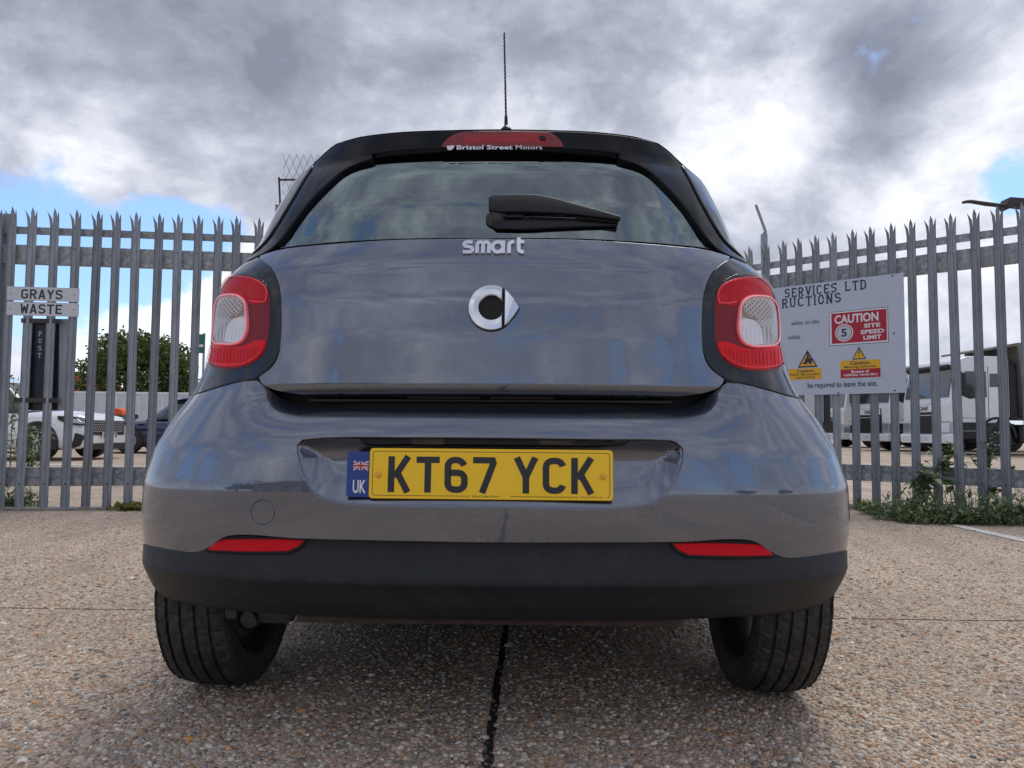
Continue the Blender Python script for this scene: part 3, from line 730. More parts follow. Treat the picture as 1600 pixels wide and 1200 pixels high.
for sgn in (False, True):
    pd = panel('light_pod', pod, S_pod, 'pod_paint', car, holes=[hole], grid=.018, thick=.02, bev=.003, mirror=sgn)
    lt_ = bpy.data.objects.new('tail_light', None); COL.objects.link(lt_); lt_.parent = car; lt_.empty_display_size = .1
    def sub(name, L, m, off, **k): 
        return panel(name, L if isinstance(L[0], tuple) and abs(L[0][0]) < 2 else pxs(S_light, L), S_light, m, lt_, off=off, mirror=sgn, **k)
    def inset(L, d):
        A = np.array([(a * LA, z) for a, z in L]); c = A.mean(0); r = np.linalg.norm(A - c, axis=1).mean(); A = c + (A - c) * (1 - d / r); return [(a / LA, z) for a, z in A]
    sub('housing', inset(lens, -.002), 'lamp_red_dark', .0015, grid=.02, thick=.01)
    CEN = P_(1152, 520, 1153, 490, 1156, 475, 1166, 467, 1185, 464.5, 1201, 468, 1210, 480, 1214, 505, 1213, 528, 1207, 539, 1190, 541.5, 1170, 540.5, 1158, 534)
    cen = pxs(S_light, CEN)
    upper = P_(1121, 470, 1123, 455, 1133, 445, 1150, 439, 1168, 437, 1190, 441, 1206, 451, 1217, 468, 1212, 478, 1203, 466, 1185, 462, 1168, 462, 1156, 467, 1150, 475, 1130, 475)
    lowr = P_(1121, 537, 1132, 535, 1147, 540, 1160, 545, 1185, 547, 1205, 543, 1216, 541, 1225, 548, 1224, 562, 1212, 572, 1190, 576, 1160, 573, 1140, 564, 1127, 552)
    sub('upper_chamber', upper, 'lamp_red_mid', .0035, grid=.012, thick=.008)
    sub('lower_chamber', lowr, 'lamp_red_bright', .0035, grid=.012, thick=.008)
    # louvre ribs in the lower chamber and lines in the upper
    def line(name, L, m, off, r, closed=False):
        Q = smooth_poly(pxs(S_light, L) if abs(L[0][0]) > 2 else L, closed, .006)
        if closed: Q = Q + Q[:1]
        tt = np.array([q[0] for q in Q]); zz2 = np.array([q[1] for q in Q]); P = S_light.P(tt, zz2) + S_light.N(tt, zz2) * off
        if sgn: P[:, 0] *= -1
        return MB().tube([tuple(p) for p in P], r, 6).build(name, m, lt_)
    line('light_guide', P_(1121, 474, 1119, 462, 1124, 450, 1136, 442, 1155, 437, 1172, 436, 1192, 441, 1208, 452), 'guide_red', .0075, .0011)
    line('light_guide', P_(1121, 474.5, 1135, 475, 1147, 473), 'guide_red', .0075, .0011)
    line('light_guide', P_(1126, 553, 1138, 563, 1158, 572, 1190, 575, 1213, 570, 1224, 559, 1224, 548, 1216, 542, 1200, 543), 'guide_red', .0075, .0006)
    mb = MB()
    for k in range(16):
        x = 1132 + 5.8 * k; a = S_light.px(x, 548 + (k < 2) * -4); c = S_light.px(x + 1, 571 - (k < 3) * 7)
        P = S_light.P(np.array([a[0], c[0]]), np.array([a[1], c[1]])) + S_light.N(np.array([a[0], c[0]]), np.array([a[1], c[1]])) * .0045
        if sgn: P[:, 0] *= -1
        mb.tube([tuple(P[0]), tuple(P[1])], .0012, 5)
    mb.build('lens_ribs', 'lamp_red_mid', lt_)
    cr = sub('reverse_lamp', cen, 'lamp_silver', .0035, grid=.012, thick=.008)
    # curved reflector and honeycomb diffuser
    q = pxs(S_light, P_(1153, 502, 1166, 500, 1178, 505, 1186, 516, 1189, 537, 1170, 538, 1158, 531, 1153, 520))
    panel('reflector_bowl', q, S_light, 'lamp_white', cr, off=.0065, thick=.004, grid=.01, mirror=sgn, bev=.003)
    q = pxs(S_light, P_(1158, 478, 1172, 471, 1195, 472, 1203, 482, 1204, 496, 1180, 499, 1160, 494))
    panel('indicator_bulb', q, S_light, 'lamp_amberish', cr, off=.0055, thick=.003, grid=.01, mirror=sgn)
    mb = MB(); A = np.array([(t, z / LA) for t, z in inset(cen, .006)]); c0 = A.mean(0)
    hx = .0062
    cc = []
    for i in range(-8, 9):
        for j in range(-9, 10):
            t = c0[0] + (i * 1.5 * hx) / LA; z = (c0[1] + (j + .5 * (i % 2)) * hx * 1.732 / LA)
            if inside([(t, z)], A)[0] and z > c0[1] - .012 / LA * (1 + .3 * i): cc.append((t, z * LA))
    for (t, z) in cc:
        ho = [(t + hx * .93 * math.cos(R(60 * k)) / LA, z + hx * .93 * math.sin(R(60 * k))) for k in range(6)]; hi = [(t + hx * .70 * math.cos(R(60 * k)) / LA, z + hx * .70 * math.sin(R(60 * k))) for k in range(6)]
        T_ = np.array(ho + hi); P = S_light.P(T_[:, 0], T_[:, 1]) + S_light.N(T_[:, 0], T_[:, 1]) * .0085
        if sgn: P[:, 0] *= -1
        mb.add(P.tolist(), [(k, (k + 1) % 6, 6 + (k + 1) % 6, 6 + k) for k in range(6)])
    mb.build('honeycomb_diffuser', 'lamp_white', cr)
    mb = MB()
    for k in range(9):
        x = 1157 + 6.4 * k; a = S_light.px(x, 508 + (4 if k < 2 else 0)); c = S_light.px(x + 1.5, 536 - (6 if k in (0, 8) else 0)); TT = np.linspace(0, 1, 4)
        P = S_light.P(a[0] + (c[0] - a[0]) * TT, a[1] + (c[1] - a[1]) * TT) + S_light.N(a[0] + (c[0] - a[0]) * TT, a[1] + (c[1] - a[1]) * TT) * .0068
        if sgn: P[:, 0] *= -1
        mb.tube([tuple(p) for p in P], .0013, 5)
    fl__ = mb.build('reflector_flutes', 'chrome', cr); fl__['kind'] = 'stuff'
    line('light_guide', cen, 'guide_pink', .0085, .0018, closed=True)
    ring_o = line('light_guide', [(a, z) for a, z in inset(cen, -.004)], 'guide_red', .007, .0016, closed=True)
    # outer lens: red shell with a clear centre
    sub('outer_lens', inset(lens, .001), 'clear_lens', .011, grid=.016, thick=.010, bev=.005)

# ---- rear window, spoiler, fins
gl = pxs(S_glass, P_(785, 371.5, 850, 371.5, 920, 373, 1000, 377, 1060, 382, 1124, 391, 1108, 372, 1085, 340, 1060, 308, 1040, 283, 1015, 262, 990, 246, 960, 237, 900, 231, 785, 228))
glass = panel('rear_window', dedupe(gl + mir(gl)), S_glass, 'tinted_glass', car, off=0, grid=.02, thick=.004, bev=.001)
# ceramic border printed round the pane: strips just under the glass
fo = pxs(S_glass, P_(785, 371, 920, 372.5, 1000, 376, 1060, 381, 1122, 390, 1108, 372, 1085, 340, 1060, 308, 1040, 283, 1015, 262, 990, 246, 960, 237, 900, 231, 785, 228))
fi = pxs(S_glass, P_(785, 352, 900, 353, 980, 353, 1020, 354, 1072, 358, 1066, 345, 1045, 315, 1020, 289, 990, 264, 955, 252, 900, 244, 785, 240))
panel('glass_border', dedupe(fo + mir(fo)), S_glass, 'frit', car, off=-.005, holes=[dedupe(fi + mir(fi))], grid=.03, thick=.004, bev=.0005)
mb = MB()
for k in range(9):
    z = 1.165 + k * .017; xs = np.linspace(-.40 + .007 * k, .40 - .007 * k, 24); t = S_glass.s_of_x(xs, z); P = S_glass.P(t, z + 0 * t) + S_glass.N(t, z + 0 * t) * .0002
    mb.tube([tuple(p) for p in P], .00010, 4)
mb.build('heater_wires', 'frit', glass)
# fins + spoiler as one gloss black surround
fo_px = P_(785, 205, 850, 206, 930, 209, 990, 216, 1030, 227)
fin_o = pxs(S_fin, fo_px)
ZT = fin_o[-1][1]; 0 and print('FIN', fin_o, [S_fin.px(*p) for p in P_(1045, 234, 1060, 247, 1085, 290, 1110, 340, 1135, 380)], S_bumper.px(1107,620))
fin_side = [(.685, 1.384), (.712, 1.362), (.75, 1.342), (.80, 1.330), (.90, 1.32), (1.0, 1.315), (1.0, 1.27), (1.0, 1.20), (.99, 1.125), (.93, 1.098), (.88, 1.094)]
fin_in = pxs(S_fin, P_(1142, 399, 1122, 388, 1106, 371, 1083, 338, 1058, 306, 1036, 284, 1012, 264, 990, 253, 974, 248, 968, 244, 972, 239, 955, 236, 900, 231, 785, 227))
fz = dedupe(fin_o + fin_side + fin_in); 
spo = panel('rear_spoiler', dedupe(fz + mir(fz)), S_fin, 'spoiler_black', car, off=.0, grid=.02, thick=.022, bev=.0035)
for sg in (False, True):
    panel('pillar_trim', [(.72, 1.345), (.80, 1.322), (.98, 1.30), (.98, 1.13), (.93, 1.102), (.86, 1.098), (.80, 1.105), (.755, 1.14), (.725, 1.20), (.715, 1.28)], Surf(Yf, dW=.0135), 'pod_paint', car, off=.004, mirror=sg, bev=.003)
# lid on top of the spoiler reaching back to the roof
mb = MB(); tt = np.linspace(-.80, .80, 90); rows = []
zr_ = np.interp(np.abs(tt), [abs(p[0]) for p in fin_o] + [.685, .712, .75, .80], [p[1] for p in fin_o] + [1.384, 1.362, 1.342, 1.330])
P = S_fin.P(tt, zr_); 
for f, dz in ((.004, .0065), (.03, .012), (.12, .03), (.35, .055), (.6, .06)): rows.append([(float(x) * (1 - f * .25), float(y) + f, float(z) + dz - .0) for x, y, z in P])
for r in rows: mb.v += r
n = len(tt)
for i in range(len(rows) - 1):
    for k in range(n - 1): mb.f.append((i * n + k, i * n + k + 1, (i + 1) * n + k + 1, (i + 1) * n + k)); mb.sm.append(True)
mb.build('roof', 'gloss_black', car)
q = pxs(S_fin, P_(785, 206.5, 840, 207, 862, 210, 877, 222, 880, 229.5, 830, 228.5, 785, 228, 735, 228.5, 690, 229.5, 695, 222, 712, 210, 735, 207))
bl = panel('brake_light', q, S_fin, 'brake_red', spo, off=.0015, thick=.006, grid=.015, bev=.0012)
q = pxs(S_fin, P_(730, 213, 785, 212, 850, 213, 856, 219, 855, 224, 785, 223, 725, 224))
panel('lamp_strip', q, S_fin, 'brake_strip', bl, off=.0022, thick=.003, grid=.015, bev=.0008)
q = pxs(S_fin, P_(843, 214, 851, 214, 853, 220, 844, 220)); panel('washer_jet', q, S_fin, 'gap_black', bl, off=.005, thick=.004, grid=.015, bev=.001)
# dealer lettering along the top of the glass
x0, z0 = xz(S_fin, 774, 232); S_txt = S_fin
xa, _ = xz(S_fin, 714, 232); xb, _ = xz(S_fin, 847, 232); xm, _ = xz(S_fin, 801, 232)
wrap(text_mb('Bristol Street', width=xm - xa, height=.0125, offset=.02), S_fin, (xa + xm) / 2, z0, .0045).build('dealer_lettering', 'white_print', spo)
xm2, _ = xz(S_fin, 806, 232); wrap(text_mb('Motors', width=xb - xm2, height=.0115), S_fin, (xb + xm2) / 2, z0, .0045).build('dealer_lettering', 'white_print', spo)
xs_, _ = xz(S_fin, 704, 233); mb = MB(); mb.prism([(-.009, .005), (.009, .007), (.008, -.001), (.003, -.006), (-.002, -.007), (-.007, -.004)], -.0006, 0); mb.prism([(-.005, -.001), (.006, .004), (.003, .0005)], -.0012, -.0007)
wrap(mb, S_fin, xs_, z0 - .001, .0045).build('dealer_shield', 'white_print', spo)

# ---- badge and lettering
ex, ez = xz(S_tail, 768, 482); er = .0495
eh = MB(); N_ = 40
def ring_badge():
    b = MB(); vs = []; fs = []; xg = er * 17.5 / 37; ri = er * 19.5 / 37; ai = math.degrees(math.acos(xg / ri)); m = 0
    for k in range(73):
        th = R(ai + (360 - 2 * ai) * k / 72); c_, s_ = math.cos(th), math.sin(th); ro = er if c_ * er <= xg else xg / c_; iv = .0018
        pr = [(ri, 0), (ri, -.0075), (min(ri + iv, ro), -.0098), ((ri + ro) / 2, -.0106), (max(ro - iv, ri), -.0098), (ro, -.0075), (ro, 0)]; m = len(pr)
        vs += [(r_ * c_, h_, r_ * s_) for r_, h_ in pr]
    for k in range(72):
        for j in range(m - 1): fs.append((k * m + j, k * m + j + 1, (k + 1) * m + j + 1, (k + 1) * m + j))
    fs += [tuple(range(m)), tuple(range(72 * m, 73 * m))[::-1]]
    return b.add(vs, fs)
em = wrap(ring_badge(), S_tail, ex, ez, .001).build('brand_badge', 'chrome_satin', tg)
Apts = [(er * 21 / 37, er * 30.5 / 37), (er * 28 / 37, er * 24 / 37), (er * 36 / 37, er * 14 / 37), (er * 41 / 37, er * 6 / 37), (er * 44.5 / 37, 0), (er * 41 / 37, -er * 6 / 37), (er * 36 / 37, -er * 14 / 37), (er * 28 / 37, -er * 24 / 37), (er * 21 / 37, -er * 30.5 / 37)]
eb = MB(); eb.prism(Apts, -.010, 0, bev=.0022); wrap(eb, S_tail, ex, ez, .001).build('badge_arrow', 'chrome_satin', em)
eb = MB(); ol = arc(0, 0, er * 1.025, 52, 308, 40) + [(er * 38 / 37, -er * 13 / 37), (er * 45.6 / 37, 0), (er * 38 / 37, er * 13 / 37)]; n0 = len(ol); vs = []; fs = []
for f in (.02, .35, .7, 1.0): vs += [(x * f, -.003, z * f) for x, z in ol]
vs += [(x, .001, z) for x, z in ol]
for q_ in range(4): fs += [(q_ * n0 + k, q_ * n0 + (k + 1) % n0, (q_ + 1) * n0 + (k + 1) % n0, (q_ + 1) * n0 + k) for k in range(n0)]
fs.append(tuple(range(n0))); eb.add(vs, fs); wrap(eb, S_tail, ex, ez, .0).build('badge_base', 'gap_black', em)
def smart():
    m = MB(); w_ = 4.6; k = 0
    def st(p): 
        nonlocal k; k += 1; stroke(m, p, w_, 3.6 + .05 * k, 0)
    st([(12.5, 15.2), (5.8, 15.2)] + arc(5.8, 12.2, 3.4, 90, 270, 6, 3.2) + arc(9.3, 5.2, 3.6, 90, -90, 6, 3.4) + [(1.0, 1.8)])
    st([(18.5, 0), (18.5, 11.2)] + arc(22.2, 11.2, 3.7, 180, 0, 8, 4.2) + [(25.9, 0)]); st([(25.9, 11.0)] + arc(29.6, 11.2, 3.7, 170, 0, 8, 4.2) + [(33.3, 0)])
    st(arc(44.2, 8.5, 6.6, 0, 345, 20, 6.9)); st([(50.9, 17.4), (50.9, 0)])
    st([(58.2, 0), (58.2, 10.5)] + arc(62.6, 10.8, 4.4, 180, 95, 5, 4.6) + [(64.3, 15.4)])
    st([(70.2, 21.5), (70.2, 6.2)] + arc(74.4, 6.0, 4.2, 180, 270, 5, 4.2) + [(76.4, 1.8)]); st([(67.6, 15.6), (77.0, 15.6)])
    return m
m_ = smart(); xl, zl_ = xz(S_tail, 722, 398); xr, _ = xz(S_tail, 819, 398); kx = (xr - xl) / 77.
m_.v = [((x) * kx, y * .0012, z * kx * 1.02) for x, y, z in m_.v]
wrap(m_, S_tail, xl, zl_ + .001, .0005).build('brand_lettering', 'chrome', tg)

# ---- number plate
pc = at_y(767, 741, 1.617); pl_ = CARM.inverted() @ pc
plate = bpy.data.objects.new('number_plate', None); COL.objects.link(plate); plate.parent = car; plate.location = pl_; plate.rotation_euler = (R(-4), R(.15), 0); plate.scale = (.985, 1, .945)
def rrect(w_, h_, r, n=5):
    return arc(w_ / 2 - r, h_ / 2 - r, r, 0, 90, n) + arc(-w_ / 2 + r, h_ / 2 - r, r, 90, 180, n) + arc(-w_ / 2 + r, -h_ / 2 + r, r, 180, 270, n) + arc(w_ / 2 - r, -h_ / 2 + r, r, 270, 360, n)
b = MB(); b.prism(rrect(.517, .111, .008), -.003, 0, bev=.0009); pb_ = b.build('plate_panel', 'plate_yellow', plate)
b = MB(); glyphs(b, 'KT67 YCK', -.2185, -.0415, .079, width=.438, sw=14, gap=11, sp=17, depth=.0004); b.v = [(x, y - .003, z) for x, y, z in b.v]; b.build('plate_characters', 'plate_black', pb_)
b = MB(); o_ = rrect(.503, .097, .006)
# border line broken for the maker's small print
k0 = [i for i, p in enumerate(o_) if p[1] < -.048]
seg = []
st_ = [(-.045, -.0485), (-.2455, -.0485)] + [p for p in arc(-.2455, -.0425, .006, 270, 180, 4)] + [p for p in arc(-.2455, .0425, .006, 180, 90, 4)] + [p for p in arc(.2455, .0425, .006, 90, 0, 4)] + [p for p in arc(.2455, -.0425, .006, 0, -90, 4)]
stroke(b, st_, .0011, .0003, -.0031); stroke(b, [(.042, -.0485), (.185, -.0485)], .0011, .0003, -.0031); b.build('plate_border', 'plate_black', pb_)
t_ = text_mb('Bristol Street Motors', width=.055, height=.0045, center=(-.010, -.0482), depth=.0003); t_.v = [(x, y - .0031, z) for x, y, z in t_.v]; t_.build('plate_small_print', 'steel_dark', pb_)
t_ = text_mb('BSAU145e BR TL 98', width=.045, height=.003, center=(.213, -.0482), depth=.0003); t_.v = [(x, y - .0031, z) for x, y, z in t_.v]; t_.build('plate_small_print', 'steel_dark', pb_)
for x in (-.2385, .2375):
    b = MB(); b.lathe([(-.0085, 0), (-.0085, .0045), (-.0075, .006), (-.003, .0072)], 16, 'Y', c=(x, 0, -.003)); b.build('plate_screw', 'bolt_yellow', pb_)
ub = MB(); ub.prism([(p[0] * 1, p[1]) for p in rrect(.064, .1, .006)], -.0005, .0035); ub.v = [(x - .275, y, z - .003) for x, y, z in ub.v]; uo = ub.build('country_band', 'flag_blue', plate)
t_ = text_mb('UK', width=.0275, height=.029, center=(-.2795, -.030), depth=.0003, offset=.02); t_.v = [(x, y - .0006, z) for x, y, z in t_.v]; t_.build('country_letters', 'white_print', uo)
# small union flag
fx, fz_ = -.2775, .016; fw, fh = .033, .020
b = MB(); y0 = -.0007
for i, (A_, B_) in enumerate((((-fw / 2, -fh / 2), (fw / 2, fh / 2)), ((-fw / 2, fh / 2), (fw / 2, -fh / 2)))): stroke(b, [(fx + A_[0] * .96, fz_ + A_[1] * .96), (fx + B_[0] * .96, fz_ + B_[1] * .96)], .0042, .0003, y0 - .00005 * i)
stroke(b, [(fx - fw / 2, fz_), (fx + fw / 2, fz_)], .0068, .0003, y0 - .0002); stroke(b, [(fx, fz_ - fh / 2), (fx, fz_ + fh / 2)], .0075, .0003, y0 - .00025)
fl_ = b.build('union_flag', 'white_print', uo)
b = MB()
for i, (A_, B_) in enumerate((((-fw / 2, -fh / 2), (fw / 2, fh / 2)), ((-fw / 2, fh / 2), (fw / 2, -fh / 2)))): stroke(b, [(fx + A_[0] * .96, fz_ + A_[1] * .96 - .0005), (fx + B_[0] * .96, fz_ + B_[1] * .96 - .0005)], .0014, .0003, y0 - .0004 - .00005 * i)
stroke(b, [(fx - fw / 2, fz_), (fx + fw / 2, fz_)], .0038, .0003, y0 - .0006); stroke(b, [(fx, fz_ - fh / 2), (fx, fz_ + fh / 2)], .0042, .0003, y0 - .00065)
b.build('flag_cross', 'flag_red', fl_)

# ---- rear wiper (lies along the foot of the window)
wp = bpy.data.objects.new('rear_wiper', None); COL.objects.link(wp); wp.parent = car
def wz(px_, py_, lift):
    t, z = S_glass.px(px_, py_); return Vector(S_glass.P(t, z) + S_glass.N(t, z) * lift)
b = MB(); c = wz(775, 344, 0); n_ = Vector(S_glass.N(*S_glass.px(775, 344))); M_ = Matrix.Translation(c) @ n_.to_track_quat('Z', 'Y').to_matrix().to_4x4()
b.lathe([(-.002, .0), (.0, .023), (.006, .0235), (.008, .019), (.012, .017), (.018, .013), (.020, 0)], 28, 'Z', M=M_); b.build('spindle_boot', 'rubber', wp)
def blade(name, topl, botl, l0, l1, m, bev=.003, dy=0):
    topl = [(x, y + dy) for x, y in topl]; botl = [(x, y + dy) for x, y in botl]
    T_ = [wz(x, y, l1) for x, y in topl]; Bm = [wz(x, y, l1) for x, y in botl]; T2 = [wz(x, y, l0) for x, y in topl]; B2 = [wz(x, y, l0) for x, y in botl]
    bm = bmesh.new(); n = len(T_); R1 = [[bm.verts.new(p) for p in L] for L in (T_, Bm, B2, T2)]
    for i in range(n - 1):
        for a in range(4): bm.faces.new((R1[a][i], R1[a][i + 1], R1[(a + 1) % 4][i + 1], R1[(a + 1) % 4][i]))
    bm.faces.new([R1[a][0] for a in range(4)]); bm.faces.new([R1[a][-1] for a in range(3, -1, -1)])
    bmesh.ops.recalc_face_normals(bm, faces=bm.faces); bmesh.ops.bevel(bm, geom=[e for e in bm.edges if e.calc_face_angle(0) > .5], offset=bev, segments=3, affect='EDGES', profile=.5)
    mb = MB(); mb.bm(bm, smooth=True); bm.free(); return mb.build(name, m, wp)
blade('wiper_arm', P_(764, 312, 772, 308.5, 790, 307.5, 815, 307, 840, 308, 866, 313, 895, 321, 925, 329, 967, 341), P_(764, 331, 780, 334, 800, 334, 820, 334, 845, 335, 870, 336, 900, 338, 930, 342, 966, 346.5), .013, .023, 'black_satin', .003, dy=7)
blade('wiper_blade', P_(768, 346, 785, 342, 810, 341, 835, 340, 870, 341, 905, 342.5, 935, 345, 966, 348), P_(770, 354, 776, 358.5, 810, 359.5, 835, 359, 870, 357, 905, 355.5, 935, 354.5, 964, 353.5), .002, .009, 'black_satin', .002, dy=2)
blade('blade_carrier', P_(790, 333, 815, 333, 818, 335), P_(790, 341, 815, 341, 818, 340), .006, .015, 'black_satin', .002, dy=5)
blade('blade_spine', P_(898, 336, 930, 338, 964, 344), P_(898, 341, 930, 344, 964, 349), .010, .015, 'black_satin', .0015, dy=6)

# ---- antenna
an = bpy.data.objects.new('antenna', None); COL.objects.link(an); an.parent = car
p1 = CARM.inverted() @ at_y(791, 197, 2.35); p0 = p1 + Vector((0, .0, -.06)); p2 = CARM.inverted() @ at_y(788, 51, 2.52)
MB().tube([p0, p1 + (p2 - p1) * .08, p1 + (p2 - p1) * .12, p1 + (p2 - p1) * .8, p2], [.007, .0055, .0032, .0024, .0022], 10).build('mast', 'black_satin', an)
pts = []; ax = (p2 - p1); u = ax.orthogonal().normalized(); v_ = ax.normalized().cross(u)
for k in range(331): f = .13 + .86 * k / 330; a = k * 2 * math.pi * 22 / 330; pts.append(p1 + ax * f + (u * math.cos(a) + v_ * math.sin(a)) * .0030)
MB().tube(pts, .0011, 5).build('mast_coil', 'black_satin', an)
MB().lathe([(-.03, .0), (-.03, .022), (-.012, .018), (0, .008), (0.004, 0)], 20, 'Z', c=tuple(p1)).build('antenna_base', 'black_satin', an)

# ---- wheels
def make_wheel(side, y, front=False):
    wh = bpy.data.objects.new('wheel', None); COL.objects.link(wh); wh.parent = car; wh.location = (side * .707, y, ZA); wh.rotation_euler = (0, R(1.2 * side), 0)
    if side < 0: wh.rotation_euler = (0, R(1.2 * side), math.pi)
    hw = .098; RO = .297; wh.scale = (.90, 1, 1)
    prof = [(-.07, .205), (-.085, .215), (-.098, .245), (-.0995, .262)]
    ribs = [(-.094, -.069), (-.0605, -.0345), (-.026, .004), (.0125, .0385), (.047, .072), (.072, .094)]
    crown = lambda x: RO - .016 * abs(x / hw) ** 3.2
    N_ = 216; sec = []
    pr = [(-.07, .205, 0), (-.088, .222, 0), (-.1, .25, 0), (-.0995, .268, 1), (-.096, .280, 1), (-.090, .2885, 2)]
    ribs = [(-.086, -.058, 2), (-.0505, -.021, 3), (-.0135, .0165, 3), (.024, .0535, 3), (.061, .088, 2)]
    for i, (a, c, k) in enumerate(ribs):
        if i > 0: pr.append((a - .0008, crown(a) - .0075, 0))
        pr.append((a + .0008, crown(a) - .0004, k)); pr.append(((a + c) / 2, crown((a + c) / 2), k)); pr.append((c - .0008, crown(c) - .0004, k))
        if i < 4: pr.append((c + .0008, crown(c) - .0075, 0))
    pr += [(.090, .2885, 2), (.096, .280, 1), (.0995, .268, 1), (.1, .25, 0), (.088, .222, 0), (.07, .205, 0)]
    vs = []; fs = []; m = len(pr)
    for k in range(N_):
        an = 2 * math.pi * k / N_; 
        for (x, r, kd) in pr:
            ph = k + (x * 55 if kd == 2 else 0) + (3 if kd == 3 and x > 0 else 0)
            d = .0036 if (kd in (1, 2) and int(ph) % 5 == 0) else (.0034 if kd == 3 and int(k + x * 190) % 9 == 0 else 0)
            vs.append((x, (r - d) * math.cos(an), (r - d) * math.sin(an)))
    for k in range(N_):
        k2 = (k + 1) % N_
        for j in range(m - 1): fs.append((k * m + j, k * m + j + 1, k2 * m + j + 1, k2 * m + j))
    MB().add(vs, fs, False).build('tyre', 'rubber', wh)
    # alloy rim: barrel, drum and spokes
    b = MB(); b.lathe([(-.085, .212), (-.078, .216), (-.07, .204), (-.03, .19), (.03, .19), (.075, .204), (.082, .215), (.088, .210)], 60, 'X'); rim = b.build('rim', 'vehicle_black', wh)
    b = MB()
    for k in range(8):
        M_ = Matrix.Rotation(2 * math.pi * k / 8, 4, 'X'); b.prism([(.02, -.02), (.19, -.013), (.19, .013), (.02, .02)], .055, .078, 'yz', M=M_ @ Matrix.Identity(4), bev=.004)
    b.lathe([(.06, 0.0), (.084, .001), (.086, .03), (.06, .05)], 24, 'X'); b.build('spokes', 'alloy', rim)
    MB().lathe([(-.06, 0), (-.06, .09), (-.055, .108), (-.01, .112), (.0, .1), (0, 0)], 40, 'X').build('brake_drum', 'steel_dark', wh)
    return wh
for y, fr in ((YA, False), (YA + 2.494, True)):
    for sd in (1, -1): make_wheel(sd, y, fr)

# ---- underbody
b = MB(); b.box((0, 2.0, .265), (1.16, 2.3, .13), bev=.02); b.box((0, .36, .36), (1.0, .38, .12), bev=.03); b.build('floor_pan', 'underbody', car)
b = MB(); b.tube([(-.60, YA, .27), (-.3, YA - .02, .26), (.3, YA - .02, .26), (.60, YA, .27)], .032, 10); b.build('rear_axle', 'underbody', car)
for s_ in (-1, 1):
    b = MB(); b.tube([(s_ * .55, YA + .05, .25), (s_ * .52, YA + .35, .27), (s_ * .48, YA + .7, .30)], .03, 8); b.box((s_ * .50, YA - .10, .262), (.14, .20, .05), bev=.015); b.build('suspension_arm', 'underbody', car)
b = MB(); b.tube([(-.555, .165, .236), (-.55, .26, .245), (-.50, .40, .28)], [.025, .024, .024], 14, cap=False); b.tube([(-.553, .18, .238), (-.55, .26, .245)], [.021, .02], 14); ex_ = b.build('exhaust_pipe', 'steel_dark', car)
b = MB(); b.lathe([(-.16, 0), (-.16, .055), (-.15, .07), (.15, .07), (.16, .055), (.16, 0)], 20, 'X', c=(-.36, .32, .30)); b.build('silencer', 'underbody', car)
# heat shield bracket beside the pipe
b = MB(); b.box((-.500, .20, .258), (.10, .05, .065), bev=.02); b.box((-.595, .19, .262), (.03, .02, .05), bev=.004); b.build('exhaust_bracket', 'steel_dark', car)
for s_ in (-1, 1):
    MB().box((s_ * .74, 1.72, .235), (.12, 1.62, .17), bev=.03).build('light_block_sill', 'grained_plastic', car)  # low sills added to keep light off the ground beneath the car
MB().box((0, 3.36, .20), (1.35, .10, .14), bev=.03).build('light_block_dam', 'grained_plastic', car)  # low dam added to block light coming in under the nose
# wheel arch liners
for s_ in (-1, 1):
    for yy in (YB, YA + 2.494):
        b = MB(); pr = [(yy + (RA + .0) * math.cos(R(a)), ZA + (RA) * math.sin(R(a))) for a in range(0, 181, 12)]
        vs = []; fs = []
        for (y, z) in pr: vs += [(s_ * .50, y, z), (s_ * (.70 if (y < yy - .2 and z < .5) else .775), y, z)]
        for i in range(len(pr) - 1): fs.append((2 * i, 2 * i + 1, 2 * i + 3, 2 * i + 2))
        b.add(vs, fs, True); b.build('wheel_arch_liner', 'gap_black', car)

# ---- the sides, doors and nose, as they would be seen from a step to the side
def side_panel(name, L, S, m, off=0., **k):
    for sg in (False, True): panel(name, L, S, m, car, off=off, mirror=sg, grid=.05, step=.03, corner=24, **k)
def sy(S, pts): return [(float(S.s_of_y(y, z)), z) for y, z in pts]
YW = YA + 2.494
wa = [(YB + RA * math.sin(R(a)), ZA + RA * math.cos(R(a))) for a in range(4, 92, 8)]
side_panel('rear_wing', sy(S_quarter, [(.556, .640)] + wa + [(YB + RA, .22), (1.03, .22), (1.055, .60), (1.06, .90), (1.045, 1.06), (.60, 1.06), (.565, 1.0), (.562, .80)]), S_quarter, 'paint')
side_panel('rear_door', sy(S_quarter, [(1.05, .30), (1.78, .30), (1.80, .6), (1.80, 1.06), (1.08, 1.06), (1.06, .6)]), S_quarter, 'paint')
side_panel('front_door', sy(S_quarter, [(1.80, .30), (2.50, .30), (2.55, .6), (2.56, 1.0), (1.81, 1.06), (1.81, .6)]), S_quarter, 'paint')
S_front = Surf(table([(.2, .06), (.3, .02), (.5, 0), (.65, .01), (.78, .06), (.88, .16), (.96, .34), (1.0, .5)], .03), front=True)
fw_ = [(float((3.46 - y - S_front.Y(z)) / 1), z) for y, z in [(0, 0)]]
def syf(pts): return [(float(S_front.s_of_y(3.46 - y, z)), z) for y, z in pts]
nose = [(-.99, .36), (-.99, .62), (-.98, .80), (-.9, .90), (-.5, .97), (0, .98), (.5, .97), (.9, .90), (.98, .80), (.99, .62), (.99, .36), (.5, .27), (0, .26), (-.5, .27)]
panel('front_bumper', nose, S_front, 'paint', car, grid=.05, step=.03)
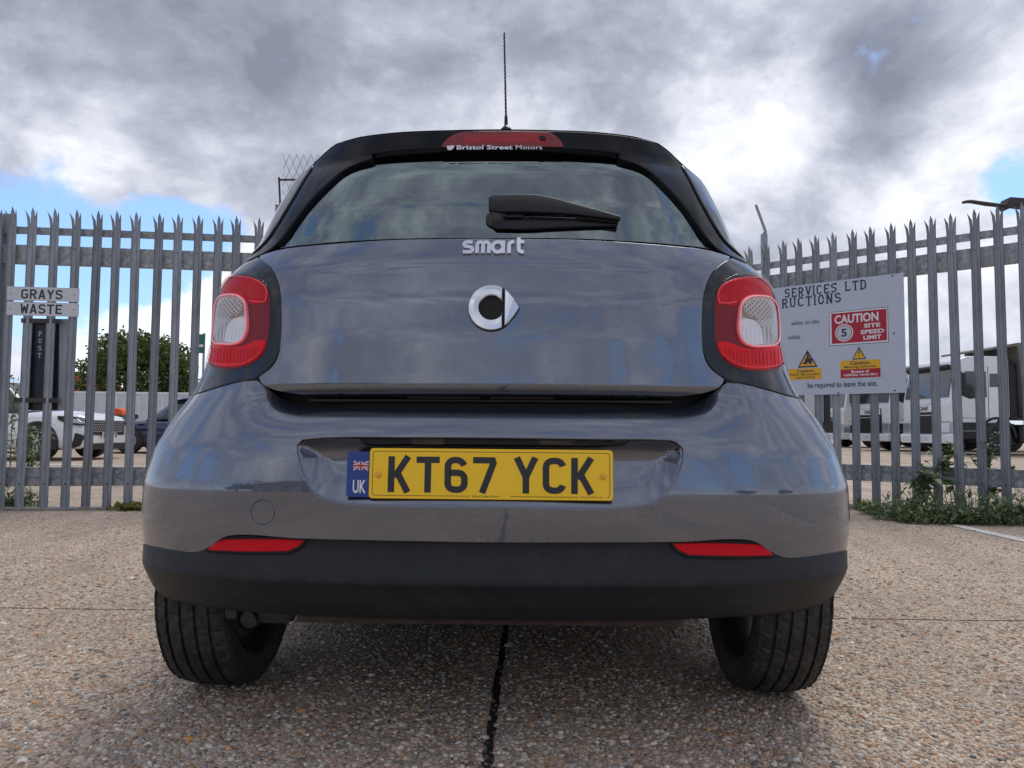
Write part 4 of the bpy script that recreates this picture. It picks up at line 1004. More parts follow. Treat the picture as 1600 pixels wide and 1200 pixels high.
side_panel('front_wing', syf([(YW + RA * math.cos(R(a)), ZA + RA * math.sin(R(a))) for a in range(60, 181, 10)] + [(2.575, .22), (2.53, .22), (2.57, .6), (2.57, .95), (2.8, .97), (2.98, .93), (3.06, .85), (3.06, .68)]), S_front, 'paint')
S_gh = Surf(table([(1.0, .06), (1.13, .10), (1.4, .24), (1.5, .4)], .03), dW=-.012)
side_panel('rear_pillar', sy(S_gh, [(.36, 1.085), (2.50, 1.06), (2.62, 1.02), (2.62, 1.0), (.36, 1.0)]), S_gh, 'gloss_black', off=-.004)
side_panel('rear_pillar', sy(S_gh, [(.42, 1.07), (.72, 1.08), (.80, 1.28), (.95, 1.375), (.46, 1.36)]), S_gh, 'gloss_black', off=-.004)
side_panel('side_window', sy(S_gh, [(.75, 1.13), (1.72, 1.13), (1.70, 1.36), (1.0, 1.36), (.85, 1.28)]), S_gh, 'vehicle_glass', thick=.004)
side_panel('side_window', sy(S_gh, [(1.78, 1.13), (2.45, 1.13), (2.15, 1.34), (1.76, 1.36)]), S_gh, 'vehicle_glass', thick=.004)
# ------------------------------------------------------------------ ground
g = MB(); S_ = 900.
g.add([(-S_, -S_, -.03), (S_, -S_, -.03), (S_, S_, -.03), (-S_, S_, -.03)], [(0, 1, 2, 3)]); ground = tag(g.build('ground', 'aggregate_concrete', recalc=False), kind='structure'); ground.rotation_euler = (0, 0, R(-1.6))
b = MB(); b.box((0, 14, -.016), (84, 92, .020)); b.build('joint_sealant', 'sealant', ground)
JX = [-.092 + 4.6 * k for k in range(-9, 10)]; JY = [-30.0, -25, -20, -15, -10.4, -6, -1.9, 2.86, 7.3, 12, 17, 22, 27, 32, 37, 42, 50, 58]
def slab(x0, x1, y0, y1, ex=False):
    b = MB(); jx = .0105; jy = .0085
    if ex:
        # worn, uneven edges for the two slabs by the camera
        n = 160; L_ = []
        def e(a, c, k): return [(a[0] + (c[0] - a[0]) * i / k, a[1] + (c[1] - a[1]) * i / k) for i in range(k)]
        P = e((x0 + jx, y0 + jy), (x1 - jx, y0 + jy), 60) + e((x1 - jx, y0 + jy), (x1 - jx, y1 - jy), n) + e((x1 - jx, y1 - jy), (x0 + jx, y1 - jy), 200) + e((x0 + jx, y1 - jy), (x0 + jx, y0 + jy), n)
        P = [(x + random.gauss(0, .0024), y + random.gauss(0, .0018)) for x, y in P]
        b.prism(P, -.02, 0, 'xy'); return b
    b.prism([(x0 + jx, y0 + jy), (x1 - jx, y0 + jy), (x1 - jx, y1 - jy), (x0 + jx, y1 - jy)], -.02, 0, 'xy'); return b
for i in range(len(JX) - 1):
    for j in range(len(JY) - 1):
        near = JY[j] in (-1.9, 2.86) and abs(JX[i] + 2.3) < 5
        slab(JX[i], JX[i + 1], JY[j], JY[j + 1], near).build('concrete_slab', 'aggregate_concrete', ground)
# exposed pebbles in the concrete near the camera
def pebbles():
    N = 68000
    y = 1.42 + (rng.random(N) ** 1.9) * 4.6; x = (rng.random(N) * 2 - 1) * (y * .72 + .25)
    jt = (np.abs(x + .092) < .013) | (np.abs(y - 2.86) < .010); ok = ~jt | (rng.random(N) < .22)
    x = x[ok]; y = y[ok]; jt = jt[ok]; n = len(x)
    L = rng.gamma(4, .0012, n) + .0018; W_ = L * rng.uniform(.5, .95, n); H = L * rng.uniform(.25, .5, n); a = rng.random(n) * np.pi
    k = np.arange(6); V = np.zeros((n, 13, 3)); jit = rng.uniform(.82, 1.15, (n, 12))
    V[:, 0, 2] = H
    for r_, (sc_, h_) in enumerate(((.68, .72), (1.0, -.35))):
        an = k * np.pi / 3 + r_ * .5
        lx = np.cos(an)[None] * L[:, None] * sc_ * jit[:, r_ * 6:r_ * 6 + 6]; ly = np.sin(an)[None] * W_[:, None] * sc_ * jit[:, r_ * 6:r_ * 6 + 6]
        V[:, 1 + r_ * 6:7 + r_ * 6, 0] = lx; V[:, 1 + r_ * 6:7 + r_ * 6, 1] = ly; V[:, 1 + r_ * 6:7 + r_ * 6, 2] = H[:, None] * h_
    tx = rng.normal(0, .16, n); V[:, :, 2] += V[:, :, 0] * tx[:, None]
    ca, sa = np.cos(a)[:, None], np.sin(a)[:, None]; X = V[:, :, 0] * ca - V[:, :, 1] * sa + x[:, None]; Y = V[:, :, 0] * sa + V[:, :, 1] * ca + y[:, None]
    V[:, :, 0] = X; V[:, :, 1] = Y; V[:, :, 2] += np.where(jt, -.0045, .0002)[:, None]
    tri = [(0, 1 + i, 1 + (i + 1) % 6) for i in range(6)]
    for i in range(6): j = (i + 1) % 6; tri += [(1 + i, 7 + i, 7 + j), (1 + i, 7 + j, 1 + j)]
    T = (np.array(tri)[None] + (np.arange(n) * 13)[:, None, None]).reshape(-1, 3)
    me = bpy.data.meshes.new('pebbles'); me.vertices.add(n * 13); me.vertices.foreach_set('co', V.reshape(-1)); m = len(T)
    me.loops.add(m * 3); me.loops.foreach_set('vertex_index', T.reshape(-1).astype(np.int32)); me.polygons.add(m); me.polygons.foreach_set('loop_start', (np.arange(m) * 3).astype(np.int32)); me.polygons.foreach_set('use_smooth', np.ones(m, bool))
    pal = np.array([(.36, .24, .15), (.50, .39, .29), (.26, .22, .20), (.60, .50, .38), (.42, .19, .07), (.42, .34, .26), (.09, .08, .075), (.72, .63, .52), (.44, .26, .16), (.58, .28, .08), (.82, .75, .65)])
    pr_ = np.array([.14, .18, .10, .13, .08, .13, .045, .08, .075, .02, .02]); ci = rng.choice(len(pal), n, p=pr_ / pr_.sum()); c = (pal[ci] * .74 + np.array([.44, .365, .30]) * .30) * np.where(jt, .35, 1.10)[:, None] * rng.uniform(.7, 1.2, (n, 1))
    col = np.ones((n, 13, 4)); col[:, :, :3] = c[:, None]
    at = me.color_attributes.new('col', 'FLOAT_COLOR', 'POINT'); at.data.foreach_set('color', col.reshape(-1)); me.update(); me.validate()
    return me
mat('pebble', (.3, .3, .3), .55, vcol=True, spec=.4, var=.25, vscale=260)
tag(link_mesh('pebbles', pebbles(), 'pebble', ground), kind='stuff')
# loose grit sitting on the concrete, seen as separate stones
# white bay line
p0 = at_z(1489, 820.5, 0); p1 = at_z(1600, 845, 0); dx = (p1 - p0).normalized(); nx = Vector((-dx.y, dx.x, 0)) * .05
pe = p0 + dx * 7; b = MB(); N_ = 140; pts_l = []; pts_r = []
for k in range(N_): q = p0 + (pe - p0) * k / (N_ - 1); pts_l.append(q + nx * (1 + random.gauss(0, .05))); pts_r.append(q - nx * (1 + random.gauss(0, .05)))
b.v = [(p.x, p.y, .004) for p in pts_l + pts_r]; b.f = [(k, k + 1, N_ + k + 1, N_ + k) for k in range(N_ - 1)]; b.sm = [False] * len(b.f)
tag(b.build('bay_line', 'line_paint'), kind='structure')

# ------------------------------------------------------------------ palisade gates
ZTOP = 2.50
def pale_mesh(H=2.475, W_=.070):
    """W-section steel pale with a splayed triple point; stands on local z=0, faces -y"""
    xs = [-.5, -.42, -.20, -.10, .10, .20, .42, .5]; ys = [-.006, 0, -.004, -.015, -.015, -.004, 0, -.006]; t = .003
    b = MB(); n = len(xs); F_ = [(x * W_, y) for x, y in zip(xs, ys)]
    vs = []; fs = []
    hb = H - .155
    lv = [0, .5, 1.0, 1.5, 2.0, hb]
    for z in lv:
        for (x, y) in F_: vs.append((x, y - t, z))
        for (x, y) in F_[::-1]: vs.append((x, y, z))
    m = 2 * n
    for i in range(len(lv) - 1):
        for k in range(m): k2 = (k + 1) % m; fs.append((i * m + k, i * m + k2, (i + 1) * m + k2, (i + 1) * m + k))
    fs.append(tuple(range(m))[::-1])
    b.add(vs, fs)
    def spike(i0, i1, tip, h0, sp, mid):
        (xa, ya), (xb, yb) = F_[i0], F_[i1]
        pts = [(xa, ya, hb), (xb, yb, hb), (xb + sp * .55, yb - mid * .6, h0), (xa + sp * .55, ya - mid * .6, h0), tip]
        P = [(x, y - t, z) for x, y, z in pts] + [(x, y, z) for x, y, z in pts]
        b.add(P, [(0, 1, 2, 3), (3, 2, 4), (6, 5, 8, 7), (7, 8, 9), (0, 3, 8, 5), (1, 6, 7, 2), (2, 7, 9, 4), (3, 4, 9, 8)])
    spike(2, 5, (0, -.016, H), H - .045, 0, .002)
    spike(0, 2, (-.50 * W_ - .010, -.045, H - .035), H - .09, -.006, .022)
    spike(5, 7, (.50 * W_ + .010, -.045, H - .035), H - .09, .006, .022)
    # join strip behind the root of the points
    me = bpy.data.meshes.new('pale'); me.from_pydata(b.v, [], b.f)
    bm = bmesh.new(); bm.from_mesh(me); bmesh.ops.recalc_face_normals(bm, faces=bm.faces); bm.to_mesh(me); bm.free(); me.materials.append(MATS['galv']); return me
PALE = pale_mesh()
def plane_pt(A, d, px_, py_, off=0.):
    n = Vector((-d.y, d.x, 0)); 
    if n.y > 0: n = -n
    r_ = ray(px_, py_); o = CAM.translation; A2 = A + n * off
    return o + r_ * ((A2 - o).dot(n) / r_.dot(n))
def fence(name, A, Bp, xs_px, extra, rails, label, cat, zb=.015, posts=()):
    d = (Bp - A); d.z = 0; d.normalize(); ang = math.atan2(d.y, d.x)
    A = Vector((A.x, A.y, 0)); root = empty(name, A, ang, label=label, cat=cat)
    def U(px_): 
        # distance along the fence where this pale stands
        p = plane_pt(A, d, px_, 335); return (p - A).dot(d)
    us = [U(x) for x in xs_px] + extra
    for u in us:
        o = bpy.data.objects.new('pale', PALE); COL.objects.link(o); o.parent = root; o.location = (u, -.030, zb + random.uniform(-.004, .004)); o.rotation_euler = (random.gauss(0, .002), random.gauss(0, .0035), random.gauss(0, .03))
    return root, A, d, us, U
XL = [3, 24, 53, 90, 122.5, 154, 186, 218, 250, 282, 312, 343, 374, 404]
AL = at_z(90, 326, ZTOP); BL = at_z(374, 338, ZTOP)
gl_, AL0, dL, usL, UL = fence('palisade_gate', AL, BL, XL, [], None, 'left galvanised steel palisade gate with spiked pales carrying two white sign plates', 'gate')
stp = .1585; u = usL[-1]
for k in range(1, 11): 
    o = bpy.data.objects.new('pale', PALE); COL.objects.link(o); o.parent = gl_; o.location = (u + stp * k, -.03, .015)
for k in range(1, 8):
    o = bpy.data.objects.new('pale', PALE); COL.objects.link(o); o.parent = gl_; o.location = (usL[0] - stp * k, -.03, .015)
uA, uB = usL[0] - 1.2, usL[-1] + 1.7
def zat(A, d, px_, py_, off=0): return plane_pt(A, d, px_, py_, off).z
def angle_rail(root, name, u0, u1, z0, z1, m='galv_rail', th=.005, dep=.045, y=0.):
    b = MB(); b.prism([(y, z0), (y, z1), (y + dep, z1), (y + dep, z1 - th), (y + th, z1 - th), (y + th, z0)], u0, u1, 'yz'); return b.build(name, m, root)
zt0, zt1 = zat(AL0, dL, 200, 372), zat(AL0, dL, 200, 360.5); zm0, zm1 = zat(AL0, dL, 200, 417), zat(AL0, dL, 200, 388); zb0_, zb1_ = zat(AL0, dL, 100, 759), zat(AL0, dL, 100, 730)
angle_rail(gl_, 'top_rail', uA, uB, zt0, zt1)
b = MB(); b.box(((uA + uB) / 2, .03, (zm0 + zm1) / 2), (uB - uA, .055, zm1 - zm0), bev=.004); b.build('gate_beam', 'galv_rail', gl_)
b = MB(); b.box(((uA + uB) / 2, .03, (zb0_ + zb1_) / 2), (uB - uA, .055, zb1_ - zb0_), bev=.004); b.build('bottom_beam', 'galv_rail', gl_)
angle_rail(gl_, 'bottom_angle', uA, uB, zb0_ - .002, zb0_ + .06, y=-.012, dep=.010)
def bolt(root, u, z, r=.009, y=-.055, m='steel_dark'):
    MB().lathe([(-.006, 0), (-.006, r * .8), (-.002, r), (.012, r)], 8, 'Y', c=(u, y, z)).build('bolt', m, root)
for u in usL: bolt(gl_, u, (zm0 + zm1) / 2 + .05, .006, -.052, 'galv'); bolt(gl_, u, zb0_ + .02, .006, -.052)
for (x, y) in ((158, 738.5), (200, 739)): bolt(gl_, UL(x), zat(AL0, dL, x, y), .012, -.004, 'galv')
for (x, y) in ((179, 735), (187, 733), (179, 747), (187, 745), (197, 732), (197, 748)): bolt(gl_, UL(x), zat(AL0, dL, x, y), .006, -.001)
# vertical stile behind the left gate
b = MB(); b.box((UL(8), .065, 1.25), (.07, .07, 2.4), bev=.004); b.build('gate_stile', 'galv', gl_)

XR = [1172, 1198, 1226, 1252.5, 1279, 1308, 1337.5, 1367.5, 1399, 1431, 1463.5, 1497, 1532.5, 1570, 1606]
AR = at_z(1224, 375, ZTOP); BR = at_z(1560, 320, ZTOP)
gr_, AR0, dR, usR, UR = fence('palisade_gate', AR, BR, [], [], None, 'right galvanised steel palisade gate with spiked pales carrying the big white site sign', 'gate')
gr_['group'] = gl_['group'] = 'palisade gates across the yard entrance'
# tops from the photograph fix the pales' places
tops = [(1150, 389), (1173, 387), (1199, 379), (1224, 375), (1250, 371), (1277, 366), (1305, 362), (1334, 357), (1363, 352), (1393, 347), (1425, 341.5), (1457, 336), (1490, 331), (1524, 325), (1560, 320), (1594, 313)]
usR = []
for (x, y) in tops:
    p = plane_pt(AR0, dR, x, y); usR.append((p - AR0).dot(dR))
fit = np.polyfit(np.arange(len(usR)), usR, 1)
usR = [fit[0] * k + fit[1] for k in range(-12, len(usR) + 7)]
for u in usR:
    o = bpy.data.objects.new('pale', PALE); COL.objects.link(o); o.parent = gr_; o.location = (u, -.03, .015 + random.uniform(-.004, .004)); o.rotation_euler = (random.gauss(0, .002), random.gauss(0, .003), random.gauss(0, .03))
uA, uB = usR[0] - .06, usR[-1] + .06
zt0, zt1 = zat(AR0, dR, 1440, 387), zat(AR0, dR, 1440, 375); zm0, zm1 = zat(AR0, dR, 1440, 428), zat(AR0, dR, 1440, 398); zb0_, zb1_ = zat(AR0, dR, 1440, 755), zat(AR0, dR, 1440, 729)
angle_rail(gr_, 'top_rail', uA, uB, zt0, zt1)
b = MB(); b.box(((uA + uB) / 2, .03, (zm0 + zm1) / 2), (uB - uA, .055, zm1 - zm0), bev=.004); b.build('gate_beam', 'galv_rail', gr_)
b = MB(); b.box(((uA + uB) / 2, .03, (zb0_ + zb1_) / 2), (uB - uA, .055, zb1_ - zb0_), bev=.004); b.build('bottom_beam', 'galv_rail', gr_)
angle_rail(gr_, 'bottom_angle', uA, uB, zb0_ - .002, zb0_ + .06, y=-.012, dep=.010)
for u in usR[10:]: bolt(gr_, u, (zm0 + zm1) / 2 + .05, .006, -.052, 'galv'); bolt(gr_, u, zb0_ + .02, .006, -.052)
for (x, y, r_) in ((1392, 725, .012), (1393, 737, .014), (1456, 738, .012)): bolt(gr_, UR(x), zat(AR0, dR, x, y), r_, -.004)
print('FENCE step', fit[0], 'A', AR0, 'd', dR, 'L', AL0, dL, [round(b_ - a_, 3) for a_, b_ in zip(usL, usL[1:])])

# posts
pA = at_y(434, 400, 6.75); zt = at_y(434, 322, 6.75).z
po = empty('fence_post', (pA.x, 6.75, 0), 0, label='grey steel post rising behind the left gate beside the car', cat='post')
b = MB(); b.box((0, 0, zt / 2), (.052, .052, zt), bev=.003); b.build('post_shaft', 'galv', po); b = MB(); b.box((0, 0, zt + .003), (.058, .058, .006)); b.build('post_cap', 'galv', po)
# chain-link screen on a tall frame beyond
dM = 8.2
mr = empty('chain_link_screen', (at_y(437, 600, dM).x, dM, 0), 0, label='chain-link mesh screen high on a thin rusty frame left of the car roof', cat='mesh screen')
def mpt(x, y): p = at_y(x, y, dM); return Vector((p.x - mr.location.x, 0, p.z))
b = MB(); q = mpt(436, 280); b.tube([(q.x, 0, 0), (q.x + .02, 0, mpt(441, 322).z), q, (q.x, 0, q.z + .02)], .012, 6); b.build('upright', 'steel_dark', mr)
b = MB(); b.tube([mpt(436, 281), mpt(530, 280)], .011, 6); b.build('crossbar', 'steel_dark', mr)
b = MB(); b.tube([mpt(438, 324), mpt(447, 324)], .011, 6); b.build('bracket', 'steel_dark', mr)
b = MB(); z0m, z1m = mpt(440, 320).z, mpt(440, 241).z; x0m, x1m = mpt(440, 300).x, mpt(560, 300).x; st_ = .0775
hgt = z1m - z0m; sl = .80
for k in range(-12, 20):
    for sgn in (1, -1):
        P = []
        for f in np.linspace(0, 1, 25):
            z = z0m + hgt * f; x = x0m + k * st_ + (sgn * hgt * f * sl * .52) + (hgt * sl * .52 if sgn < 0 else 0)
            lim = x0m + (.0 if f > .25 else (.25 - f) * .35)
            if lim < x < x1m: P.append((x, sgn * .003, z))
        if len(P) > 2: b.tube(P, .0022, 4, cap=False)
b.build('wire_mesh', 'steel_dark', mr)
# post with slanted arm right of the car
pR = at_y(1202, 400, 7.6); zt = at_y(1200, 360, 7.6).z
po = empty('fence_post', (pR.x, 7.75, 0), 0, label='grey steel post with a slanted arm on top right of the car roof', cat='post')
b = MB(); b.box((0, 0, zt / 2), (.055, .055, zt), bev=.003); b.build('post_shaft', 'galv', po)
tpx = at_y(1181, 320, 7.75) - Vector((pR.x, 7.75, 0)); bpx = at_y(1197, 364, 7.75) - Vector((pR.x, 7.75, 0))
b = MB(); b.tube([bpx, tpx], .014, 6); b.tube([bpx + Vector((-.03, 0, 0)), bpx + Vector((.0, 0, 0))], .01, 6); b.build('slanted_arm', 'galv', po)
# floodlight on an arm, top right
dF = 12.0; base = at_y(1640, 600, dF)
fl = empty('floodlight_mast', (base.x, dF, 0), 0, label='dark floodlight and thin curved arm above the spikes at the right edge', cat='floodlight')
def fp(x, y): p = at_y(x, y, dF); return Vector((p.x - base.x, 0, p.z))
b = MB(); b.tube([(0, 0, 0), (0, 0, fp(1640, 316).z)], .05, 8); b.build('mast', 'steel_dark', fl)
b = MB(); b.tube([fp(1504, 316.5), fp(1511, 315), fp(1518, 315), fp(1540, 318.5), fp(1569, 322)], [.022, .026, .03, .035, .03], 6); b.build('curved_arm', 'steel_dark', fl)
a_, c_ = fp(1571, 311), fp(1640, 321)
b = MB(); pr = [fp(1571, 311), fp(1640, 316), fp(1640, 330), fp(1580, 322), fp(1571, 329), fp(1567, 322)]; b.prism([(p.x, p.z) for p in pr], -.12, .12, 'xz', bev=.01); b.build('lamp_housing', 'steel_dark', fl)

# ------------------------------------------------------------------ signs on the gates
def sign_frame(A, d, name, cpx, off, label, cat, group=None):
    """empty whose local x,z lie in the gate plane; cpx = four photo corners (tl, tr, br, bl)"""
    P = [plane_pt(A, d, x, y, off) for x, y in cpx]; c = sum(P, Vector()) / len(P); ang = math.atan2(d.y, d.x)
    o = empty(name, c, ang, label=label, cat=cat); 
    if group: o['group'] = group
    L = [((p - c).dot(d), (p - c).z) for p in P]
    return o, L, c
def loc_on(A, d, off, c, x, y): p = plane_pt(A, d, x, y, off); return ((p - c).dot(d), (p - c).z)
SO = .052
for nm, cn, lab in (('GRAYS', [(11, 447), (124, 450), (124, 470.5), (10.5, 471)], 'white plate reading GRAYS fixed above the WASTE plate'), ('WASTE', [(10.5, 471.5), (123.5, 472.5), (123, 495), (10, 493)], 'white plate reading WASTE fixed above the black post box')):
    o, L, c = sign_frame(AL0, dL, 'sign_plate', cn, SO, lab, 'sign', 'white lettered plates on the left gate')
    w_ = (L[1][0] - L[0][0] + L[2][0] - L[3][0]) / 2; h_ = (L[0][1] + L[1][1] - L[2][1] - L[3][1]) / 2
    b = MB(); b.prism(rrect(w_, h_ - .003, .006), 0, .003, bev=.0008); b.build('plate_panel', 'plate_white', o)
    lx0 = loc_on(AL0, dL, SO, c, 33, 460)[0]; lx1 = loc_on(AL0, dL, SO, c, 98, 460)[0]
    b = MB(); glyphs(b, nm, lx0, -.041 if nm == 'GRAYS' else -.039, .079, width=lx1 - lx0, sw=12.5, gap=9, depth=.0006); b.build('plate_letters', 'plate_black', o)
    for x in (17, 116):
        MB().lathe([(-.004, 0), (-.004, .004), (0, .006)], 10, 'Y', c=(loc_on(AL0, dL, SO, c, x, 460)[0], -.0, .0)).build('plate_screw', 'galv', o)
# post box behind the pales, clamped by two bars
def qbox(A, d, corners, off, th, c):
    L = [loc_on(A, d, off, c, x, y) for x, y in corners]; return L
o, L, c = sign_frame(AL0, dL, 'post_box', [(35, 497), (92, 499), (90, 641), (33, 640)], -.01, 'tall black post box clamped behind the pales of the left gate', 'post box')
b = MB(); w_ = (L[1][0] - L[0][0]); h_ = L[0][1] - L[3][1]
b.box((0, .085, 0), (w_, .16, h_), bev=.004); b.build('box_body', 'box_black', o)
q = [loc_on(AL0, dL, 0, c, *p) for p in ((51, 500), (74, 500), (72, 641), (50, 641))]
b = MB(); b.prism(q, -.004, .004, 'xz', bev=.001); b.build('front_panel', 'box_navy', o)
q = [loc_on(AL0, dL, .01, c, *p) for p in ((53, 503), (74.5, 503.5), (73, 556), (69, 561), (63, 563), (57, 561), (52, 558))]
b = MB(); b.prism(q, -.014, -.004, 'xz', bev=.001); pq = b.build('plaque', 'box_navy', o)
for i, ch in enumerate('POST'):
    x_, z_ = loc_on(AL0, dL, .015, c, 62.8 - .5 * i, 521 + 11.4 * i); b = MB(); h = .042; glyphs(b, ch, x_ - .016, z_ - h / 2, h, sw=8, serif=True, depth=.0008); b.v = [(x, y - .0142, z) for x, y, z in b.v]; b.build('plaque_letter', 'plate_white', pq)
for (ya, yb) in ((497, 504), (621, 628.5)):
    q = [loc_on(AL0, dL, .05, c, *p) for p in ((32 if ya < 600 else 20, ya), (94 if ya < 600 else 90, ya + 1), (94 if ya < 600 else 90, yb + 1), (32 if ya < 600 else 20, yb))]
    b = MB(); b.prism(q, -.052, -.044, 'xz', bev=.001); b.build('clamp_bar', 'steel_dark', o)
for x in (34, 78):
    x_, z_ = loc_on(AL0, dL, .05, c, x, 625); bolt(o, x_, z_, .007, -.054)
q = [loc_on(AL0, dL, -.0, c, *p) for p in ((92, 498), (112, 498), (110, 641), (90, 641))]
lp = empty('lock_shroud', c, math.atan2(dL.y, dL.x), label='flat grey steel lock shroud between the post box and the next pale', cat='lock cover')
b = MB(); b.prism(q, .0, .05, 'xz', bev=.002); b.build('shroud_plate', 'galv', lp)

# ---- the big site board
BO = .066
o, L, c = sign_frame(AR0, dR, 'site_sign_board', [(1222, 448), (1412, 427), (1416, 612.5), (1240, 621)], BO, 'large white site instructions board on the right gate with red speed limit panel', 'sign')
K = lambda x, y: loc_on(AR0, dR, BO, c, x, y)
TR = K(1412, 427); BR_ = K(1416, 612.5); zt_, zb_ = (TR[1] + K(1222, 448)[1]) / 2, (BR_[1] + K(1264, 618)[1]) / 2
xr_ = (TR[0] + BR_[0]) / 2; xl_ = xr_ - 1.62
b = MB(); b.prism([(xl_, zb_), (xr_, zb_), (xr_, zt_), (xl_, zt_)], 0, .004, 'xz', bev=.0008); bd = b.build('board_panel', 'sign_white', o)
def stext(t, x0, y0, x1, y1, m='sign_text', parent=bd, align='LEFT', off=0., serif=False, yy=-.001, hk=1.):
    """text whose photo box is x0..x1, y0 top .. y1 bottom at its left end"""
    a = K(x0, y0); bb = K(x0, y1); e = K(x1, y0); h = (a[1] - bb[1]) * hk
    t_ = text_mb(t, width=e[0] - a[0], height=h, center=((a[0] + e[0]) / 2, (a[1] + bb[1]) / 2), depth=.0006, offset=off); t_.v = [(x, y + yy, z) for x, y, z in t_.v]
    return t_.build('lettering', m, parent)
def sglyph(t, x0, y0, x1, y1, m='sign_text', yy=-.001, sw=11):
    a = K(x0, y0); bb = K(x0, y1); e = K(x1, y0); b = MB(); glyphs(b, t, a[0], bb[1], a[1] - bb[1], width=e[0] - a[0], sw=sw, serif=True, gap=20, depth=.0005); b.v = [(x, y + yy, z) for x, y, z in b.v]; return b.build('lettering', m, bd)
sglyph('SERVICES LTD', 1226, 451.5, 1353.5, 466, sw=11.5); sglyph('RUCTIONS', 1222, 467, 1314, 482, sw=11.5)
# the board carries on behind the car: the hidden words are left out, only the visible ends are written
a = K(1315, 463)
stext('whilst on site.', 1236, 502, 1281, 509); stext('vehicle.', 1231, 524, 1251, 531); stext('be required to leave the site.', 1262, 598, 1371, 609, off=.012)
def spanel(name, px4, m, y0=-.0025, y1=-.0002, parent=bd):
    q = [K(*p) for p in px4]; xa = (q[0][0] + q[3][0]) / 2; xb = (q[1][0] + q[2][0]) / 2; za = (q[0][1] + q[1][1]) / 2; zb = (q[2][1] + q[3][1]) / 2
    b = MB(); b.prism([(xa, zb), (xb, zb), (xb, za), (xa, za)], y0, y1, 'xz'); return b.build(name, m, parent), (xa, xb, za, zb)
spanel('panel_outline', [(1295, 488.5), (1387.5, 479), (1388.5, 534.5), (1296.5, 541)], 'sign_text', -.0012, -.0002)
spanel('panel_outline', [(1296, 489), (1386.8, 480), (1387.5, 534), (1297, 540)], 'white_print', -.0018, -.0014)
cp, (xa, xb, za, zb) = spanel('speed_panel', [(1299, 491), (1385, 482), (1386, 531.5), (1300, 537.5)], 'sign_red', -.003, -.0022)
def cen_text(t, cx, cz, w_, h_, m, par, yy, off=.02):
    t_ = text_mb(t, width=w_, height=h_, center=(cx, cz), depth=.0006, offset=off); t_.v = [(x, y + yy, z) for x, y, z in t_.v]; return t_.build('lettering', m, par)
W_ = xb - xa; H_ = za - zb
cen_text('CAUTION', xa + W_ * .46, za - H_ * .21, W_ * .80, H_ * .29, 'white_print', cp, -.0032, .03)
for t, f, wf in (('SITE', .485, .29), ('SPEED', .685, .42), ('LIMIT', .87, .32)): cen_text(t, xa + W_ * .745, za - H_ * f, W_ * wf, H_ * .135, 'white_print', cp, -.0032, .03)
cx, cz = xa + W_ * .235, za - H_ * .66; r_ = H_ * .285
b = MB(); b.prism(arc(cx, cz, r_, 0, 351, 40), -.0038, -.0031, 'xz'); b.build('speed_ring', 'white_print', cp)
b = MB(); b.prism(arc(cx, cz, r_ * .88, 0, 351, 40), -.0042, -.0039, 'xz'); b.build('speed_ring', 'sign_red', cp)
b = MB(); b.prism(arc(cx, cz, r_ * .80, 0, 351, 40), -.0046, -.0043, 'xz'); b.build('speed_disc', 'sign_white', cp)
cen_text('5', cx, cz, r_ * .62, r_ * .92, 'sign_text', cp, -.0047, .03)
def tri(cx, y0, y1, hw, par, kind):
    a = K(cx, y0); bb = K(cx, y1); hw_ = (K(cx + hw, y1)[0] - K(cx - hw, y1)[0]) / 2; h = a[1] - bb[1]
    b = MB(); b.prism([(a[0] - hw_, bb[1]), (a[0] + hw_, bb[1]), (a[0], a[1])], -.0018, -.0002, 'xz'); tb = b.build('warning_triangle', 'sign_text', par)
    b = MB(); b.prism([(a[0] - hw_ * .80, bb[1] + h * .08), (a[0] + hw_ * .80, bb[1] + h * .08), (a[0], a[1] - h * .17)], -.0024, -.0019, 'xz'); b.build('triangle_face', 'sign_amber', tb)
    b = MB()
    if kind == '!':
        b.prism([(a[0] - hw_ * .09, bb[1] + h * .68), (a[0] + hw_ * .09, bb[1] + h * .68), (a[0] + hw_ * .05, bb[1] + h * .32), (a[0] - hw_ * .05, bb[1] + h * .32)], -.003, -.0025, 'xz'); b.prism(arc(a[0], bb[1] + h * .21, hw_ * .09, 0, 330, 11), -.003, -.0025, 'xz')
    else:
        s_ = hw_; X0, Z0 = a[0], bb[1] + h * .12
        for k, pl_ in enumerate(([(-.5, .10), (-.18, .10), (-.18, .52), (-.26, .52), (-.26, .22), (-.5, .22)], [(-.25, .18), (.42, .18), (.46, .45), (.25, .52), (.1, .42), (-.25, .42)], [(-.12, .4), (.14, .4), (.18, .66), (-.02, .78)], [(-.06, .76), (.14, .76), (.17, .92), (.04, .98), (-.07, .9)])):
            b.prism([(X0 + x * s_, Z0 + z * h * .82) for x, z in pl_], -.003 - .00003 * k, -.0025, 'xz')
        for x in (-.16, .3): b.prism(arc(X0 + x * s_, Z0 + .11 * h, s_ * .13, 0, 330, 11), -.0032, -.0025, 'xz')
    b.build('triangle_symbol', 'sign_text', tb)
tri(1342, 541.5, 561.5, 11, bd, '!'); tri(1261.5, 547, 574, 15.5, bd, 'fork')
_, (xa, xb, za, zb) = spanel('notice_panel', [(1313, 564), (1375, 561), (1375.5, 575), (1313.5, 577.5)], 'sign_amber'); pn = _
cen_text('Caution', (xa + xb) / 2, za - (za - zb) * .30, (xb - xa) * .48, (za - zb) * .42, 'sign_text', pn, -.0027); cen_text('Moving vehicles', (xa + xb) / 2 , za - (za - zb) * .78, (xb - xa) * .80, (za - zb) * .36, 'sign_text', pn, -.0027, .01)
_, (xa, xb, za, zb) = spanel('notice_panel', [(1313.5, 577.5), (1375.5, 575), (1376, 588.5), (1313.5, 591)], 'sign_red'); pn = _
